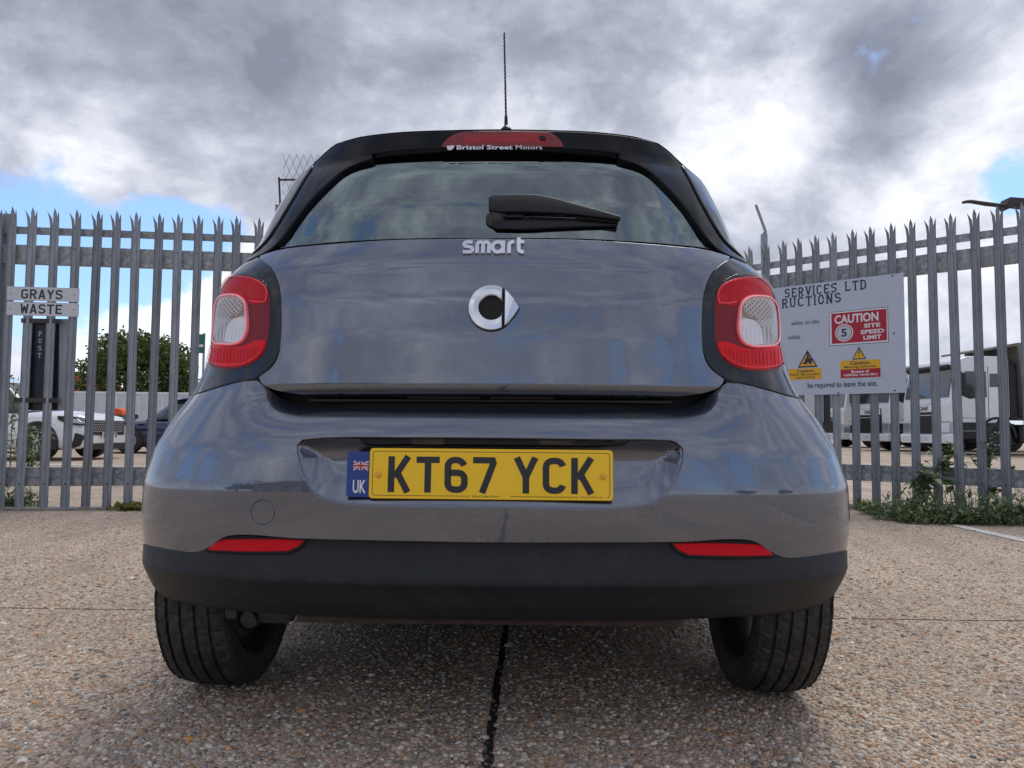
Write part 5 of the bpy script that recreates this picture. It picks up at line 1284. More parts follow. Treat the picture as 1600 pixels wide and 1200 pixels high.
cen_text('Beware of', (xa + xb) / 2, za - (za - zb) * .28, (xb - xa) * .45, (za - zb) * .36, 'white_print', pn, -.0027, .02); cen_text('vehicles reversing', (xa + xb) / 2, za - (za - zb) * .70, (xb - xa) * .86, (za - zb) * .38, 'white_print', pn, -.0027, .02)
_, (xa, xb, za, zb) = spanel('notice_panel', [(1232, 577), (1283.5, 574.5), (1283.5, 592), (1232, 594)], 'sign_amber'); pn = _
cen_text('Caution', xa + (xb - xa) * .52, za - (za - zb) * .22, (xb - xa) * .50, (za - zb) * .26, 'sign_text', pn, -.0027); cen_text('Fork lift trucks', xa + (xb - xa) * .5, za - (za - zb) * .52, (xb - xa) * .88, (za - zb) * .24, 'sign_text', pn, -.0027, .01); cen_text('operating', xa + (xb - xa) * .52, za - (za - zb) * .82, (xb - xa) * .58, (za - zb) * .24, 'sign_text', pn, -.0027, .01)
for (x, y) in ((1306, 443), (1394.5, 431), (1397, 520.5), (1398, 610), (1310, 614)):
    x_, z_ = K(x, y); MB().lathe([(-.004, 0), (-.004, .005), (0, .008)], 10, 'Y', c=(x_, 0, z_)).build('board_screw', 'steel_dark', bd)
# ------------------------------------------------------------------ vehicles beyond the gates
def wheel_simple(parent, x, y, r, w_=.22, rim='alloy', spokes=9, face=1):
    wh = bpy.data.objects.new('wheel', None); COL.objects.link(wh); wh.parent = parent; wh.location = (x, y, r)
    MB().lathe([(-w_ / 2, r * .62), (-w_ / 2, r * .93), (-w_ / 2 + .03, r), (w_ / 2 - .03, r), (w_ / 2, r * .93), (w_ / 2, r * .62)], 36, 'Y').build('tyre', 'rubber', wh)
    b = MB(); b.lathe([(-w_ / 2 + .03, 0), (-w_ / 2 + .03, r * .5), (-w_ / 2 + .005, r * .62), (w_ / 2 - .005, r * .62), (w_ / 2 - .03, r * .5), (w_ / 2 - .03, 0)], 32, 'Y'); rm = b.build('rim', 'vehicle_black' if spokes else rim, wh)
    b = MB()
    if spokes:
        for sd in (-1, 1):
            for k in range(spokes):
                M_ = Matrix.Rotation(2 * math.pi * k / spokes, 4, 'Y'); b.prism([(.02, -.022), (r * .60, -.012), (r * .60, .012), (.02, .022)], sd * (w_ / 2 - .025), sd * (w_ / 2 + .002), 'xz', M=M_)
            b.lathe([(sd * (w_ / 2 - .02), r * .58), (sd * (w_ / 2 + .004), r * .58), (sd * (w_ / 2 + .004), r * .635), (sd * (w_ / 2 - .02), r * .635)], 32, 'Y')
            b.lathe([(sd * (w_ / 2 - .01), 0.001), (sd * (w_ / 2 + .01), .001), (sd * (w_ / 2 + .01), .05), (sd * (w_ / 2 - .02), .06)], 16, 'Y')
        b.build('spokes', rim, rm)
    else:
        for k in range(10):
            a = 2 * math.pi * k / 10
            for sd in (-1, 1): b.lathe([(sd * (w_ / 2 - .06), 0.001), (sd * (w_ / 2 + .015), .001), (sd * (w_ / 2 + .015), .017), (sd * (w_ / 2 - .06), .02)], 6, 'Y', c=(r * .40 * math.cos(a), 0, r * .40 * math.sin(a)))
        b.build('wheel_nuts', 'white_vehicle', rm)
    return wh
def loft_body(st, m, name, parent, nring=None):
    """stations: (x, z_bottom, z_mid, z_top, half width, crown)"""
    b = MB(); vs = []; fs = []
    for (x, zb, zm, zt, hw, cr) in st:
        h = [(hw * .88, zb), (hw * .97, zb + .06), (hw, zb + (zm - zb) * .6), (hw * .995, zm), (hw * .96, zm + (zt - zm) * .5), (hw * .86, zt - (zt - zm) * .08), (hw * .70, zt), (hw * .35, zt + cr * .8), (0, zt + cr)]
        ring = [(x, y, z) for y, z in h] + [(x, -y, z) for y, z in h[::-1][1:]]
        vs += ring
    n = len(ring)
    for i in range(len(st) - 1):
        for k in range(n): k2 = (k + 1) % n; fs.append((i * n + k, i * n + k2, (i + 1) * n + k2, (i + 1) * n + k))
    fs.append(tuple(range(n))); fs.append(tuple(range((len(st) - 1) * n, len(st) * n))[::-1])
    b.add(vs, fs, True); return b.build(name, m, parent)
def road_car(name, loc, rz, paint, L, W_, H, label, suv=False, plate_txt=None, group=None):
    c = empty(name, loc, rz, label=label, cat='car', group=group); h = L / 2; hw = W_ / 2
    zb = .22 if suv else .17; belt = H * .60; hood = H * (.615 if suv else .575); nose = H * (.585 if suv else .50)
    st = [(-h, zb + .12, H * .38, H * .52, hw * .80, .0), (-h + .12, zb, H * .42, H * .60, hw * .92, .01), (-h + .6, zb, H * .45, belt, hw, .01), (-.4, zb, H * .46, belt, hw, .01), (h - 1.25, zb, H * .46, belt * .985, hw, .02), (h - .9, zb, H * .45, hood, hw, .03), (h - .40, zb, H * .43, nose + .02, hw * .98, .035), (h - .12, zb + .02, H * .40, nose - .04, hw * .93, .03), (h - .02, zb + .06, H * .36, nose - .12, hw * .86, .02), (h, zb + .10, H * .33, nose - .22, hw * .80, .01)]
    loft_body(st, paint, 'body', c)
    gs = [(-h + .25, belt - .04, belt + .02, belt + .05, hw * .80, 0), (-h + .62, belt - .05, belt + .10, H * .93, hw * .80, .02), (-h + 1.2, belt - .05, belt + .12, H * .975, hw * .82, .03), (0, belt - .05, belt + .12, H * .985, hw * .82, .03), (.35, belt - .05, belt + .1, H * .95, hw * .82, .03), (h - 1.25, belt - .06, belt, belt + .015, hw * .84, .0)]
    loft_body(gs, 'vehicle_glass', 'windows', c)
    rs = [(-h + .75, H * .94, H * .95, H * .96, hw * .76, .02), (-h + 1.2, H * .955, H * .965, H * .985, hw * .78, .03), (0, H * .965, H * .975, H * .995, hw * .78, .03), (.30, H * .945, H * .955, H * .972, hw * .76, .03)]
    loft_body(rs, paint, 'roof', c)
    wr = .36 if suv else .33
    for sx in (h - .88, -h + .85):
        for sy_ in (-1, 1):
            b = MB(); b.prism([(sx + (wr + .07) * math.cos(R(a)), wr + (wr + .07) * math.sin(R(a))) for a in range(-20, 201, 12)], sy_ * (hw - .20), sy_ * (hw + .006), 'xz'); b.build('wheel_arch', 'vehicle_black', c)
            wheel_simple(c, sx, sy_ * (hw - .10), wr, .23)
    for sy_ in (-1, 1):
        b = MB(); b.prism([(h - .50, nose - .05), (h - .10, nose - .07), (h + .015, nose - .16), (h + .005, nose - .24), (h - .25, nose - .22), (h - .48, nose - .13)], sy_ * (hw * .66), sy_ * (hw * .985), 'xz', bev=.02); hd_ = b.build('headlight', 'vehicle_black', c)
        b = MB(); b.prism([(h - .20, nose - .10), (h - .06, nose - .11), (h + .022, nose - .17), (h + .012, nose - .21), (h - .18, nose - .19)], sy_ * (hw * .70), sy_ * (hw * .992), 'xz', bev=.01); b.build('lamp_lens', 'headlamp', hd_)
        b = MB(); b.prism([(h - 1.15, belt + .02), (h - 1.0, belt + .02), (h - 1.02, belt + .14), (h - 1.14, belt + .16)], sy_ * hw, sy_ * (hw + .16), 'xz', bev=.03); b.build('wing_mirror', paint, c)
    zg0, zg1 = zb + .20, nose - .14
    b = MB(); b.box((h - .02, 0, (zg0 + zg1) / 2 + .05), (.10, hw * 1.30, zg1 - zg0 - .08), bev=.03); gr = b.build('grille', 'vehicle_black', c)
    b = MB()
    for j in range(5):
        for i in range(15): b.box((h + .032, -hw * .6 + hw * 1.2 * (i + .5 * (j % 2)) / 15, zg0 + .17 + j * .045), (.008, .045, .012), M=None)
    gm = b.build('grille_mesh', 'lamp_silver', gr); gm['kind'] = 'stuff'
    b = MB(); b.box((h - .06, 0, zb + .06), (.16, hw * 1.5, .14), bev=.03); b.build('lower_grille', 'vehicle_black', c)
    if plate_txt:
        b = MB(); b.box((h + .055, 0, zg0 + .09), (.012, .52, .112), bev=.003); pp = b.build('number_plate', 'plate_white', c)
        b = MB(); b.box((h + .0625, .235 - .02, zg0 + .09), (.003, .045, .108)); b.build('green_flash', 'green_sign', pp)
        t_ = text_mb(plate_txt, width=.40, height=.075, depth=.001, offset=.02); t_.v = [(-y + h + .0625, x - .025, z + zg0 + .09) for x, y, z in t_.v]; t_.build('plate_characters', 'plate_black', pp)
    return c
q = at_z(150, 724, 0)
cf = (133 - 800) / F * 16.3
suv = road_car('suv_car', (-8.75 - 2.2 + .28, 16.4, 0), R(-4), 'white_vehicle', 4.30, 1.86, 1.62, 'white SUV parked behind the left gate with its black grille facing right', suv=True, plate_txt='BL87', group='cars parked inside the yard')
pz = MB(); pz.prism([(2.02, .56), (2.20, .50), (2.10, .30), (1.92, .24), (1.99, .42)], -.88, -.80, 'xz', bev=.01); pz.build('bumper_intake', 'vehicle_black', suv)
blue = road_car('saloon_car', (-9.6, 20.6, 0), R(-178), 'blue_vehicle', 4.5, 1.8, 1.45, 'dark blue car parked behind the white SUV beyond the left gate', group='cars parked inside the yard')
blue.location = (at_y(196, 700, 20.0).x + 1.42, 20.9, 0)

# trucks -----------------------------------------------------------
def tipper_truck(loc, rz, label, cabh=2.95, body=True):
    """local +x is forward; cab nose at x = 0"""
    t = empty('tipper_truck', loc, rz, label=label, cat='truck', group='white trucks parked in the yard'); hw = 1.22
    prof = [(-.02, .95), (0, 1.55), (-.03, 1.68), (-.20, 2.55), (-.32, cabh - .12), (-.55, cabh - .02), (-1.75, cabh), (-1.85, cabh - .1), (-1.85, 1.10), (-1.50, 1.08), (-1.42, .95)]
    b = MB(); b.prism(prof, -hw, hw, 'xz', bev=.05, bseg=3); b.build('cab', 'white_vehicle', t)
    b = MB(); b.prism([(-.005, 1.72), (-.175, 2.50), (-.21, 2.50), (-.05, 1.72)], -1.10, 1.10, 'xz', bev=.01); b.build('windscreen', 'vehicle_glass', t)
    b = MB(); b.prism([(-.17, 2.52), (-.02, 2.62), (-.05, 2.70), (-.24, 2.64)], -1.08, 1.08, 'xz', bev=.01); b.build('sun_visor', 'vehicle_black', t)
    for s_ in (-1, 1):
        b = MB(); b.prism([(-.30, 1.78), (-.42, 2.42), (-.50, 2.48), (-1.12, 2.48), (-1.14, 1.72), (-.60, 1.66)], s_ * (hw - .01), s_ * (hw + .006), 'xz', bev=.004); b.build('side_window', 'vehicle_glass', t)
        b = MB(); b.prism([(-1.22, 2.02), (-1.24, 2.42), (-1.62, 2.42), (-1.62, 2.02)], s_ * (hw - .01), s_ * (hw + .006), 'xz', bev=.004); b.build('side_window', 'vehicle_glass', t)
        b = MB(); b.box((-1.18, s_ * (hw + .001), 1.85), (.012, .012, 1.55)); b.box((-.70, s_ * (hw + .001), 1.10), (.98, .012, .012)); b.build('door_seam', 'gap_black', t)
        b = MB(); b.box((-.28, s_ * (hw + .16), 2.18), (.10, .20, .48), bev=.03); b.tube([(-.3, s_ * (hw - .02), 2.46), (-.28, s_ * (hw + .14), 2.44)], .02, 6); b.tube([(-.3, s_ * (hw - .02), 1.92), (-.28, s_ * (hw + .14), 1.94)], .02, 6); b.build('door_mirror', 'vehicle_black', t)
        b = MB(); b.prism([(-.02, .62), (.02, .66), (.02, .98), (-.05, 1.02), (-.30, 1.0), (-.30, .62)], s_ * .74, s_ * 1.20, 'xz', bev=.03); b.build('headlight', 'headlamp', t)
        b = MB(); b.prism([(-.32, .48), (-.32, 1.0), (-.80, 1.0), (-.85, .48)], s_ * (hw - .3), s_ * (hw - .01), 'xz', bev=.02); b.build('cab_step', 'vehicle_black', t)
        b = MB(); b.box((-.56, s_ * (hw - .006), .72), (.42, .03, .025)); b.build('step_tread', 'galv', t)
        pa = [(-1.42 + .60 * math.cos(R(a)), .52 + .62 * math.sin(R(a))) for a in range(0, 181, 15)]; pi_ = [(-1.42 + .53 * math.cos(R(a)), .52 + .55 * math.sin(R(a))) for a in range(180, -1, -15)]
        b = MB(); b.prism(pa + pi_, s_ * (hw - .35), s_ * (hw + .02), 'xz'); b.build('mudguard', 'vehicle_black', t)
        for wx in (-1.42, -4.6, -5.95): wheel_simple(t, wx, s_ * (hw - .16), .50, .30, 'vehicle_black', 0)
    b = MB(); b.prism([(.02, .62), (.03, 1.52), (-.10, 1.52), (-.10, .62)], -.72, .72, 'xz', bev=.02); gr = b.build('grille', 'vehicle_black', t)
    for k in range(6): MB().box((.036, 0, .72 + k * .095), (.03, 1.34, .028), bev=.006).build('grille_slat', 'vehicle_black' if k < 5 else 'lamp_silver', gr)
    b = MB(); b.box((.03, 0, 1.40), (.05, 1.40, .22), bev=.02); bb = b.build('badge_panel', 'white_vehicle', t)
    t_ = text_mb('DAF', width=.46, height=.13, depth=.006, offset=.03); t_.v = [(-y + .056, x, z + 1.40) for x, y, z in t_.v]; t_.build('badge_lettering', 'vehicle_black', bb)
    b = MB(); b.prism([(.10, .34), (.12, .60), (.0, .64), (-.30, .64), (-.34, .34)], -hw, hw, 'xz', bev=.04); b.build('front_bumper', 'white_vehicle', t)
    b = MB(); b.box((.115, 0, .50), (.014, .52, .13)); pp = b.build('number_plate', 'plate_white', t)
    b = MB(); b.box((-4.0, 0, .80), (5.6, .8, .25), bev=.02); b.build('chassis', 'vehicle_black', t)
    b = MB(); b.box((-2.7, 0, .62), (1.0, 2.2, .5), bev=.05); b.build('fuel_tank', 'vehicle_black', t)
    b = MB(); b.box((-2.05, 0, 1.9), (.22, 2.2, 1.7), bev=.02); b.tube([(-2.05, -1.1, .9), (-2.05, -1.1, cabh + .05)], .07, 10); b.build('air_intake_stack', 'vehicle_black', t)
    if body:
        b = MB(); b.prism([(-2.30, 1.15), (-2.15, cabh + .30), (-1.35, cabh + .18), (-1.35, cabh + .24), (-2.15, cabh + .40), (-7.4, cabh + .40), (-7.4, 1.15)], -1.22, 1.22, 'xz', bev=.01); bo = b.build('tipper_body', 'tipper_grey', t)
        for s_ in (-1, 1):
            for k in range(12): MB().box((-2.42 - k * .44, s_ * 1.25, 2.2), (.09, .08, 2.0), bev=.01).build('side_rib', 'tipper_grey', bo)
    return t
# near-side (camera side) front corner of the cab at the photo's column
def truck_at(px_, d, rz, label, **k):
    # local y = -1.22 or +1.22 side that faces the camera once turned by rz
    p = at_y(px_, 600, d); hd = Vector((math.cos(rz), math.sin(rz), 0)); pr = Vector((-hd.y, hd.x, 0)); c = Vector((p.x, p.y, 0)) + pr * (-1.22 if pr.y < 0 else 1.22) * (1 if pr.y < 0 else 1)
    return tipper_truck((c.x, c.y, 0), rz, label, **k)
trA = truck_at(1484, 22.6, R(184), 'white tipper truck nearest the right edge with its side window and ribbed body showing')
trB = truck_at(1389, 27.0, R(186), 'white truck half hidden between the site board and the nearest truck', cabh=2.8)
trC = truck_at(1318, 33.0, R(188), 'white truck farthest left of the three below the site board', cabh=2.8)
# curtain trailer seen under the board
p = at_y(1278, 600, 30.0); tr = empty('box_trailer', (p.x, 30.0, 0), 0, label='pale grey box trailer just right of the grey car under the board', cat='trailer')
b = MB(); b.box((-1.9, 1.2, 2.4), (4.2, 2.5, 2.7), bev=.04); b.build('cargo_box', 'white_dull', tr); b = MB(); b.box((-1.9, 1.2, .95), (4.0, 1.2, .2)); b.build('chassis', 'vehicle_black', tr)
for x in (-3.2, -.9): wheel_simple(tr, x, .15, .48, .28, 'alloy', 0)
b = MB(); b.box((.32, -.0, 1.9), (.22, .2, 1.9)); b.build('stack_pipe', 'steel_dark', tr)

# yard clutter left: long white container, white van roof, orange cover, tree
p0 = at_y(112, 612, 27); c0 = empty('shipping_container', (p0.x - 3.0, 27, 0), R(7), label='long white panelled container behind the parked cars left of the car', cat='container')
b = MB(); Lc = 9.5; hh = at_y(125, 611, 27).z; b.box((Lc / 2, 1.2, hh / 2 + .05), (Lc, 2.4, hh - .1), bev=.02); b.build('box_shell', 'white_dull', c0)
for k in range(12): MB().box((.4 + k * .79, -.014, hh / 2), (.035, .03, hh - .25)).build('panel_seam', 'white_vehicle', c0)
b = MB(); b.box((Lc / 2, 0, hh - .03), (Lc, .06, .08)); b.build('top_rail', 'white_vehicle', c0)
p = at_y(8, 640, 20); v = empty('white_van', (p.x - 1.6, 20.5, 0), 0, label='white van whose rear shows at the far left edge behind the gate', cat='van')
hv = at_y(20, 590, 20).z
st = [(-2.4, .3, 1.1, hv - .1, .9, .02), (-2.2, .25, 1.1, hv, .95, .03), (1.2, .25, 1.1, hv, .95, .03), (1.9, .25, 1.1, hv - .25, .95, .02), (2.3, .3, .9, hv - .7, .9, .02)]
loft_body(st, 'white_vehicle', 'body', v)
for x in (-1.5, 1.5): wheel_simple(v, x, -.85, .33, .2)
b = MB(); b.prism([(-1.9, 1.3), (-.3, 1.3), (-.3, hv - .25), (-1.9, hv - .25)], -.965, -.93, 'xz', bev=.005); b.build('side_window', 'vehicle_glass', v)
p = at_y(191, 643, 23.5); oc = empty('covered_skip', (p.x, 23.5, 0), 0, label='small skip under an orange cover between the parked cars', cat='skip')
zo = at_y(191, 638, 23.5).z
b = MB(); b.prism([(-.18, .05), (.18, .05), (.24, zo - .22), (-.24, zo - .22)], -.4, .4, 'xz', bev=.02); b.build('skip_tub', 'green_sign', oc); b = MB(); b.prism([(-.23, zo - .22), (.23, zo - .22), (.18, zo - .04), (0, zo), (-.18, zo - .02)], -.42, .42, 'xz', bev=.04); b.build('cover', 'orange_cover', oc)
p = at_y(318, 537, 18.0); gs = empty('green_sign', (p.x, 18.0, 0), 0, label='small green and white sign on a pole beside the left tail light', cat='sign')
b = MB(); b.tube([(0, .03, 0), (0, .03, p.z + .25)], .03, 8); b.build('sign_pole', 'galv', gs); b = MB(); b.box((-.06, 0, p.z), (.17, .02, .45), bev=.004); b.build('sign_face', 'green_sign', gs); b = MB(); b.box((-.06, -.013, p.z - .05), (.12, .004, .06)); b.build('sign_band', 'white_print', gs)
p = at_y(129, 600, 45); hs = empty('brick_house', (p.x, 45, 0), 0, label='low red brick building just showing above the white container', cat='house')
zr = at_y(129, 594, 45).z; b = MB(); b.box((-1.5, 2, zr / 2 - .2), (3.6, 4, zr - .4)); b.build('wall', 'brick_red', hs); b = MB(); b.prism([(-3.6, zr - .5), (.6, zr - .5), (-.2, zr + .3), (-2.8, zr + .3)], 0, 4, 'xz'); b.build('roof', 'orange_cover' if False else 'brick_red', hs)

# ------------------------------------------------------------------ trees, hedges, weeds
def leaves(name, centers, size, m, parent, n_per=1, up=.3, jitter=.5, shape='quad'):
    """many small leaf faces around given points"""
    C = np.asarray(centers); N = len(C); a = rng.random((N, 3)) * 2 - 1; a[:, 2] += up; a /= np.linalg.norm(a, axis=1, keepdims=True)
    r = rng.normal(size=(N, 3)); u = np.cross(a, r); u /= np.linalg.norm(u, axis=1, keepdims=True); v = np.cross(a, u); s_ = size * rng.uniform(.55, 1.3, (N, 1))
    P = np.stack([C - u * s_ * .9, C + v * s_ * .42 + a * s_ * .08, C + u * s_ * .9, C - v * s_ * .42 + a * s_ * .08], 1)
    me = bpy.data.meshes.new(name); me.vertices.add(N * 4); me.vertices.foreach_set('co', P.reshape(-1)); me.loops.add(N * 4); me.loops.foreach_set('vertex_index', np.arange(N * 4, dtype=np.int32)); me.polygons.add(N); me.polygons.foreach_set('loop_start', (np.arange(N) * 4).astype(np.int32))
    col = np.ones((N, 4, 4)); col[:, :, 0] = rng.random(N)[:, None] ** 1.2; at = me.color_attributes.new('col', 'FLOAT_COLOR', 'POINT'); at.data.foreach_set('color', col.reshape(-1)); me.update(); me.validate()
    return link_mesh(name, me, m, parent)
def tree(loc, H, rad, label, m='leaf_tree', n=9000, seed=1, leaf=.16, group='trees beyond the yard'):
    rs = np.random.default_rng(seed); t = empty('broadleaf_tree', loc, 0, label=label, cat='tree', group=group)
    b = MB(); b.tube([(0, 0, 0), (.05, 0, H * .25), (-.03, .05, H * .5), (0, 0, H * .75)], [rad * .09, rad * .07, rad * .05, rad * .02], 10)
    tips = []
    for k in range(16):
        a = rs.random() * 6.28; z = H * rs.uniform(.25, .65); l = rad * rs.uniform(.5, .9); e = Vector((math.cos(a) * l, math.sin(a) * l, z + H * rs.uniform(.1, .3)))
        b.tube([(0, 0, z), (e.x * .5, e.y * .5, (z + e.z) / 2 - .05), e], [rad * .035, rad * .022, rad * .008], 6); tips.append(e)
    b.build('trunk', 'bark', t)
    cl = []
    for k in range(55):
        d = rs.normal(size=3); d /= np.linalg.norm(d); r_ = rs.uniform(.45, .95) ** .7
        cl.append((d[0] * rad * r_, d[1] * rad * r_, H * .60 + d[2] * H * .37 * r_, rad * rs.uniform(.16, .34)))
    pts = []
    w_ = np.array([c[3] ** 2 for c in cl]); w_ /= w_.sum()
    ci = rs.choice(len(cl), n, p=w_); q = rs.normal(size=(n, 3)); q /= np.linalg.norm(q, axis=1, keepdims=True); q *= rs.uniform(.3, 1.08, (n, 1)) ** .6
    C = np.array(cl)[ci]; P = C[:, :3] + q * C[:, 3:4]
    leaves('crown', P, leaf, m, t)
    return t
p = at_y(222, 600, 31); zt = at_y(222, 524, 31).z
tree((p.x, 31, 0), zt, 2.45, 'round green tree standing beyond the white container on the left', n=15000, seed=4, leaf=.11)
p = at_y(-5, 600, 26); tree((p.x - .7, 26, 0), at_y(0, 578, 26).z + .5, 1.2, 'small brownish tree at the far left edge above the white van', 'leaf_dry', n=3000, seed=8, leaf=.10)
# far line of trees closing the yard behind the car
for k, (x, y, H, r_) in enumerate([(-6.5, 60, 6, 4.5), (1, 64, 5.5, 5), (9, 62, 6, 4.6), (17, 66, 5, 5)]):
    tree((x, y, 0), H, r_, ['far bushy tree hidden by the car, left of its middle', 'far bushy tree hidden behind the middle of the car', 'far bushy tree hidden by the right half of the car', 'far bushy tree behind the parked trucks'][k], 'leaf_hedge', n=3500, seed=20 + k, leaf=.3)

def weed(loc, H, label, seed, n_side=5, lean=(0, 0), leafs=26, size=.055, m='leaf_weed', spread=.5):
    rs = np.random.default_rng(seed); t = empty('tall_weed', loc, rs.random() * 6, label=label, cat='weed', group='tall weeds along the gates')
    b = MB(); main = [Vector((lean[0] * f * f * H, lean[1] * f * f * H, H * f)) for f in np.linspace(0, 1, 8)]; b.tube(main, [.007 - .0045 * f for f in np.linspace(0, 1, 8)], 6)
    pts = [(p, 1) for p in main[2:]]; branches = [main]
    for k in range(n_side):
        f = rs.uniform(.15, .85); s0 = main[0].lerp(main[-1], f); a = rs.random() * 6.28; l = H * rs.uniform(.25, .5) * (1.1 - f * .5)
        br_ = [s0 + Vector((math.cos(a) * l * g * spread * 1.4, math.sin(a) * l * g * spread * 1.4, l * g * .8)) for g in (0, .35, .7, 1)]; b.tube(br_, [.004, .003, .0022, .0015], 5); branches.append(br_)
    b.build('stem', 'leaf_stem', t)
    # leaves: lanceolate blades set along the stems
    V = []; Fc = []; colr = []
    for br_ in branches:
        nl = int(leafs * (1 if br_ is main else .5))
        for k in range(nl):
            f = rs.uniform(.12, 1.0); i = min(int(f * (len(br_) - 1)), len(br_) - 2); p = br_[i].lerp(br_[i + 1], f * (len(br_) - 1) - i)
            a = rs.random() * 6.28; el = rs.uniform(-.3, .8); d = Vector((math.cos(a) * math.cos(el), math.sin(a) * math.cos(el), math.sin(el))); sd = d.cross(Vector((0, 0, 1))).normalized(); L = size * rs.uniform(.5, 1.5); wv = L * rs.uniform(.13, .22)
            dr = Vector((0, 0, -L * rs.uniform(.05, .4))); c_ = rs.random()
            base = len(V); mid = p + d * L * .5 + dr * .2; up_ = sd.cross(d) * wv * .35
            V += [p, p + d * L * .3 + sd * wv + up_, mid + sd * wv * .95 + dr * .15 + up_, p + d * L + dr, mid - sd * wv * .95 + dr * .15 + up_, p + d * L * .3 - sd * wv + up_, p + d * L * .3, mid]
            Fc += [(base, base + 1, base + 6), (base + 6, base + 1, base + 2, base + 7), (base + 7, base + 2, base + 3), (base, base + 6, base + 5), (base + 6, base + 7, base + 4, base + 5), (base + 7, base + 3, base + 4)]; colr += [c_] * 8
    me = bpy.data.meshes.new('leaves'); me.from_pydata([tuple(v_) for v_ in V], [], Fc); at = me.color_attributes.new('col', 'FLOAT_COLOR', 'POINT')
    cc = np.ones((len(V), 4)); cc[:, 0] = colr; at.data.foreach_set('color', cc.reshape(-1)); o_ = link_mesh('leaves', me, m, t); o_['kind'] = 'stuff'
    return t
mat('leaf_stem', (.09, .10, .05), .7)
LBL = [('tall weed with a long stem crossing the pales near the right edge', 1545, 800, 130, 1), ('tall weed rising in front of the near truck front', 1495, 800, 105, -1), ('leafy weed below the speed limit board corner', 1440, 800, 70, 1)]
for k, (lab, x, y, hp, s_) in enumerate(LBL):
    p = at_z(x, y + 5, 0); H = hp / F * p.y; weed(p, H, lab, 40 + k, lean=(.25 * s_, 0), n_side=8, leafs=32, size=.10)
gc = []
def clump(x, y, n, hmax, seed, lab, m='leaf_weed', size=.05, rad=.16):
    rs = np.random.default_rng(seed); p = at_z(x, y, 0); t = empty('weed_clump', p, 0, label=lab, cat='weed', group='low weeds at the foot of the gates')
    V = []; Fc = []; colr = []
    for k in range(n):
        a = rs.random() * 6.28; r_ = rad * math.sqrt(rs.random()); h = hmax * rs.uniform(.1, 1) * (1 - .5 * r_ / rad); base = Vector((math.cos(a) * r_ * 1.7, math.sin(a) * r_ * .9, h * rs.uniform(.0, 1)))
        a2 = rs.random() * 6.28; el = rs.uniform(-.1, 1.2); d = Vector((math.cos(a2) * math.cos(el), math.sin(a2) * math.cos(el), math.sin(el))); sd = d.cross(Vector((0.01, 0, 1))).normalized(); L = size * rs.uniform(.5, 1.8); wv = L * rs.uniform(.10, .26); dr = Vector((0, 0, -L * rs.uniform(.0, .5)))
        if base.z + dr.z < 0: dr = Vector((0, 0, 0))
        b0 = len(V); mid = base + d * L * .5; V += [base, mid + sd * wv, base + d * L + dr, mid - sd * wv, mid - sd.cross(d) * wv * .4]; Fc += [(b0, b0 + 1, b0 + 4), (b0 + 4, b0 + 1, b0 + 2), (b0, b0 + 4, b0 + 3), (b0 + 4, b0 + 2, b0 + 3)]; colr += [rs.random()] * 5
    b = MB()
    for k in range(14):
        a = rs.random() * 6.28; r_ = rad * rs.random(); q0 = Vector((math.cos(a) * r_, math.sin(a) * r_ * .6, 0)); b.tube([q0, q0 + Vector((rs.normal() * .03, rs.normal() * .03, hmax * .5)), q0 + Vector((rs.normal() * .07, rs.normal() * .05, hmax * rs.uniform(.7, 1.1)))], [.003, .002, .001], 4)
    b.build('stems', 'leaf_stem', t)['kind'] = 'stuff'
    me = bpy.data.meshes.new('leaves'); me.from_pydata([tuple(v_) for v_ in V], [], Fc); at = me.color_attributes.new('col', 'FLOAT_COLOR', 'POINT')
    cc = np.ones((len(V), 4)); cc[:, 0] = colr; at.data.foreach_set('color', cc.reshape(-1)); o_ = link_mesh('leaves', me, m, t); o_['kind'] = 'stuff'
for k, (x, y, n, h, lab, m, rad) in enumerate([
    (1355, 797, 160, .10, 'small yellowish weed tuft nearest the car at the foot of the right gate', 'leaf_dry', .07),
    (1395, 804, 420, .20, 'low leafy weed clump under the lower left of the site board', 'leaf_weed', .16),
    (1425, 812, 600, .27, 'dense green weed clump below the right corner of the site board', 'leaf_weed', .18),
    (1470, 817, 620, .24, 'dense green weed clump at the start of the white bay line', 'leaf_weed', .20),
    (1515, 816, 760, .36, 'bushy weed clump between the two tall weeds on the right', 'leaf_weed', .22),
    (1560, 818, 640, .26, 'bushy weed clump just left of the right picture edge', 'leaf_weed', .20),
    (1600, 816, 600, .30, 'weed clump cut off by the right picture edge', 'leaf_weed', .20),
    (200, 797, 160, .07, 'short grassy tuft below the left gate beside the car', 'leaf_dry', .10),
    (240, 797, 120, .05, 'tiny grassy tuft touching the bumper outline on the left', 'leaf_dry', .08),
    (20, 792, 420, .26, 'dark leafy weed clump at the foot of the left gate under the post box', 'leaf_weed', .13),
    ]): clump(x, y, n, h, 60 + k, lab, m, rad=rad)
p = at_z(62, 742, 0); weed(p, .75, 'leafy weed in front of the white SUV wheel behind the left gate', 71, leafs=34, size=.10, n_side=8)
p = at_z(15, 745, 0); weed(p, 1.3, 'tall leafy weed at the far left behind the gate', 72, leafs=30, size=.10, n_side=9)
p = at_z(48, 750, 0); weed(p, .6, 'bushy weed left of the white SUV wheel behind the gate', 73, leafs=34, size=.10, n_side=9)
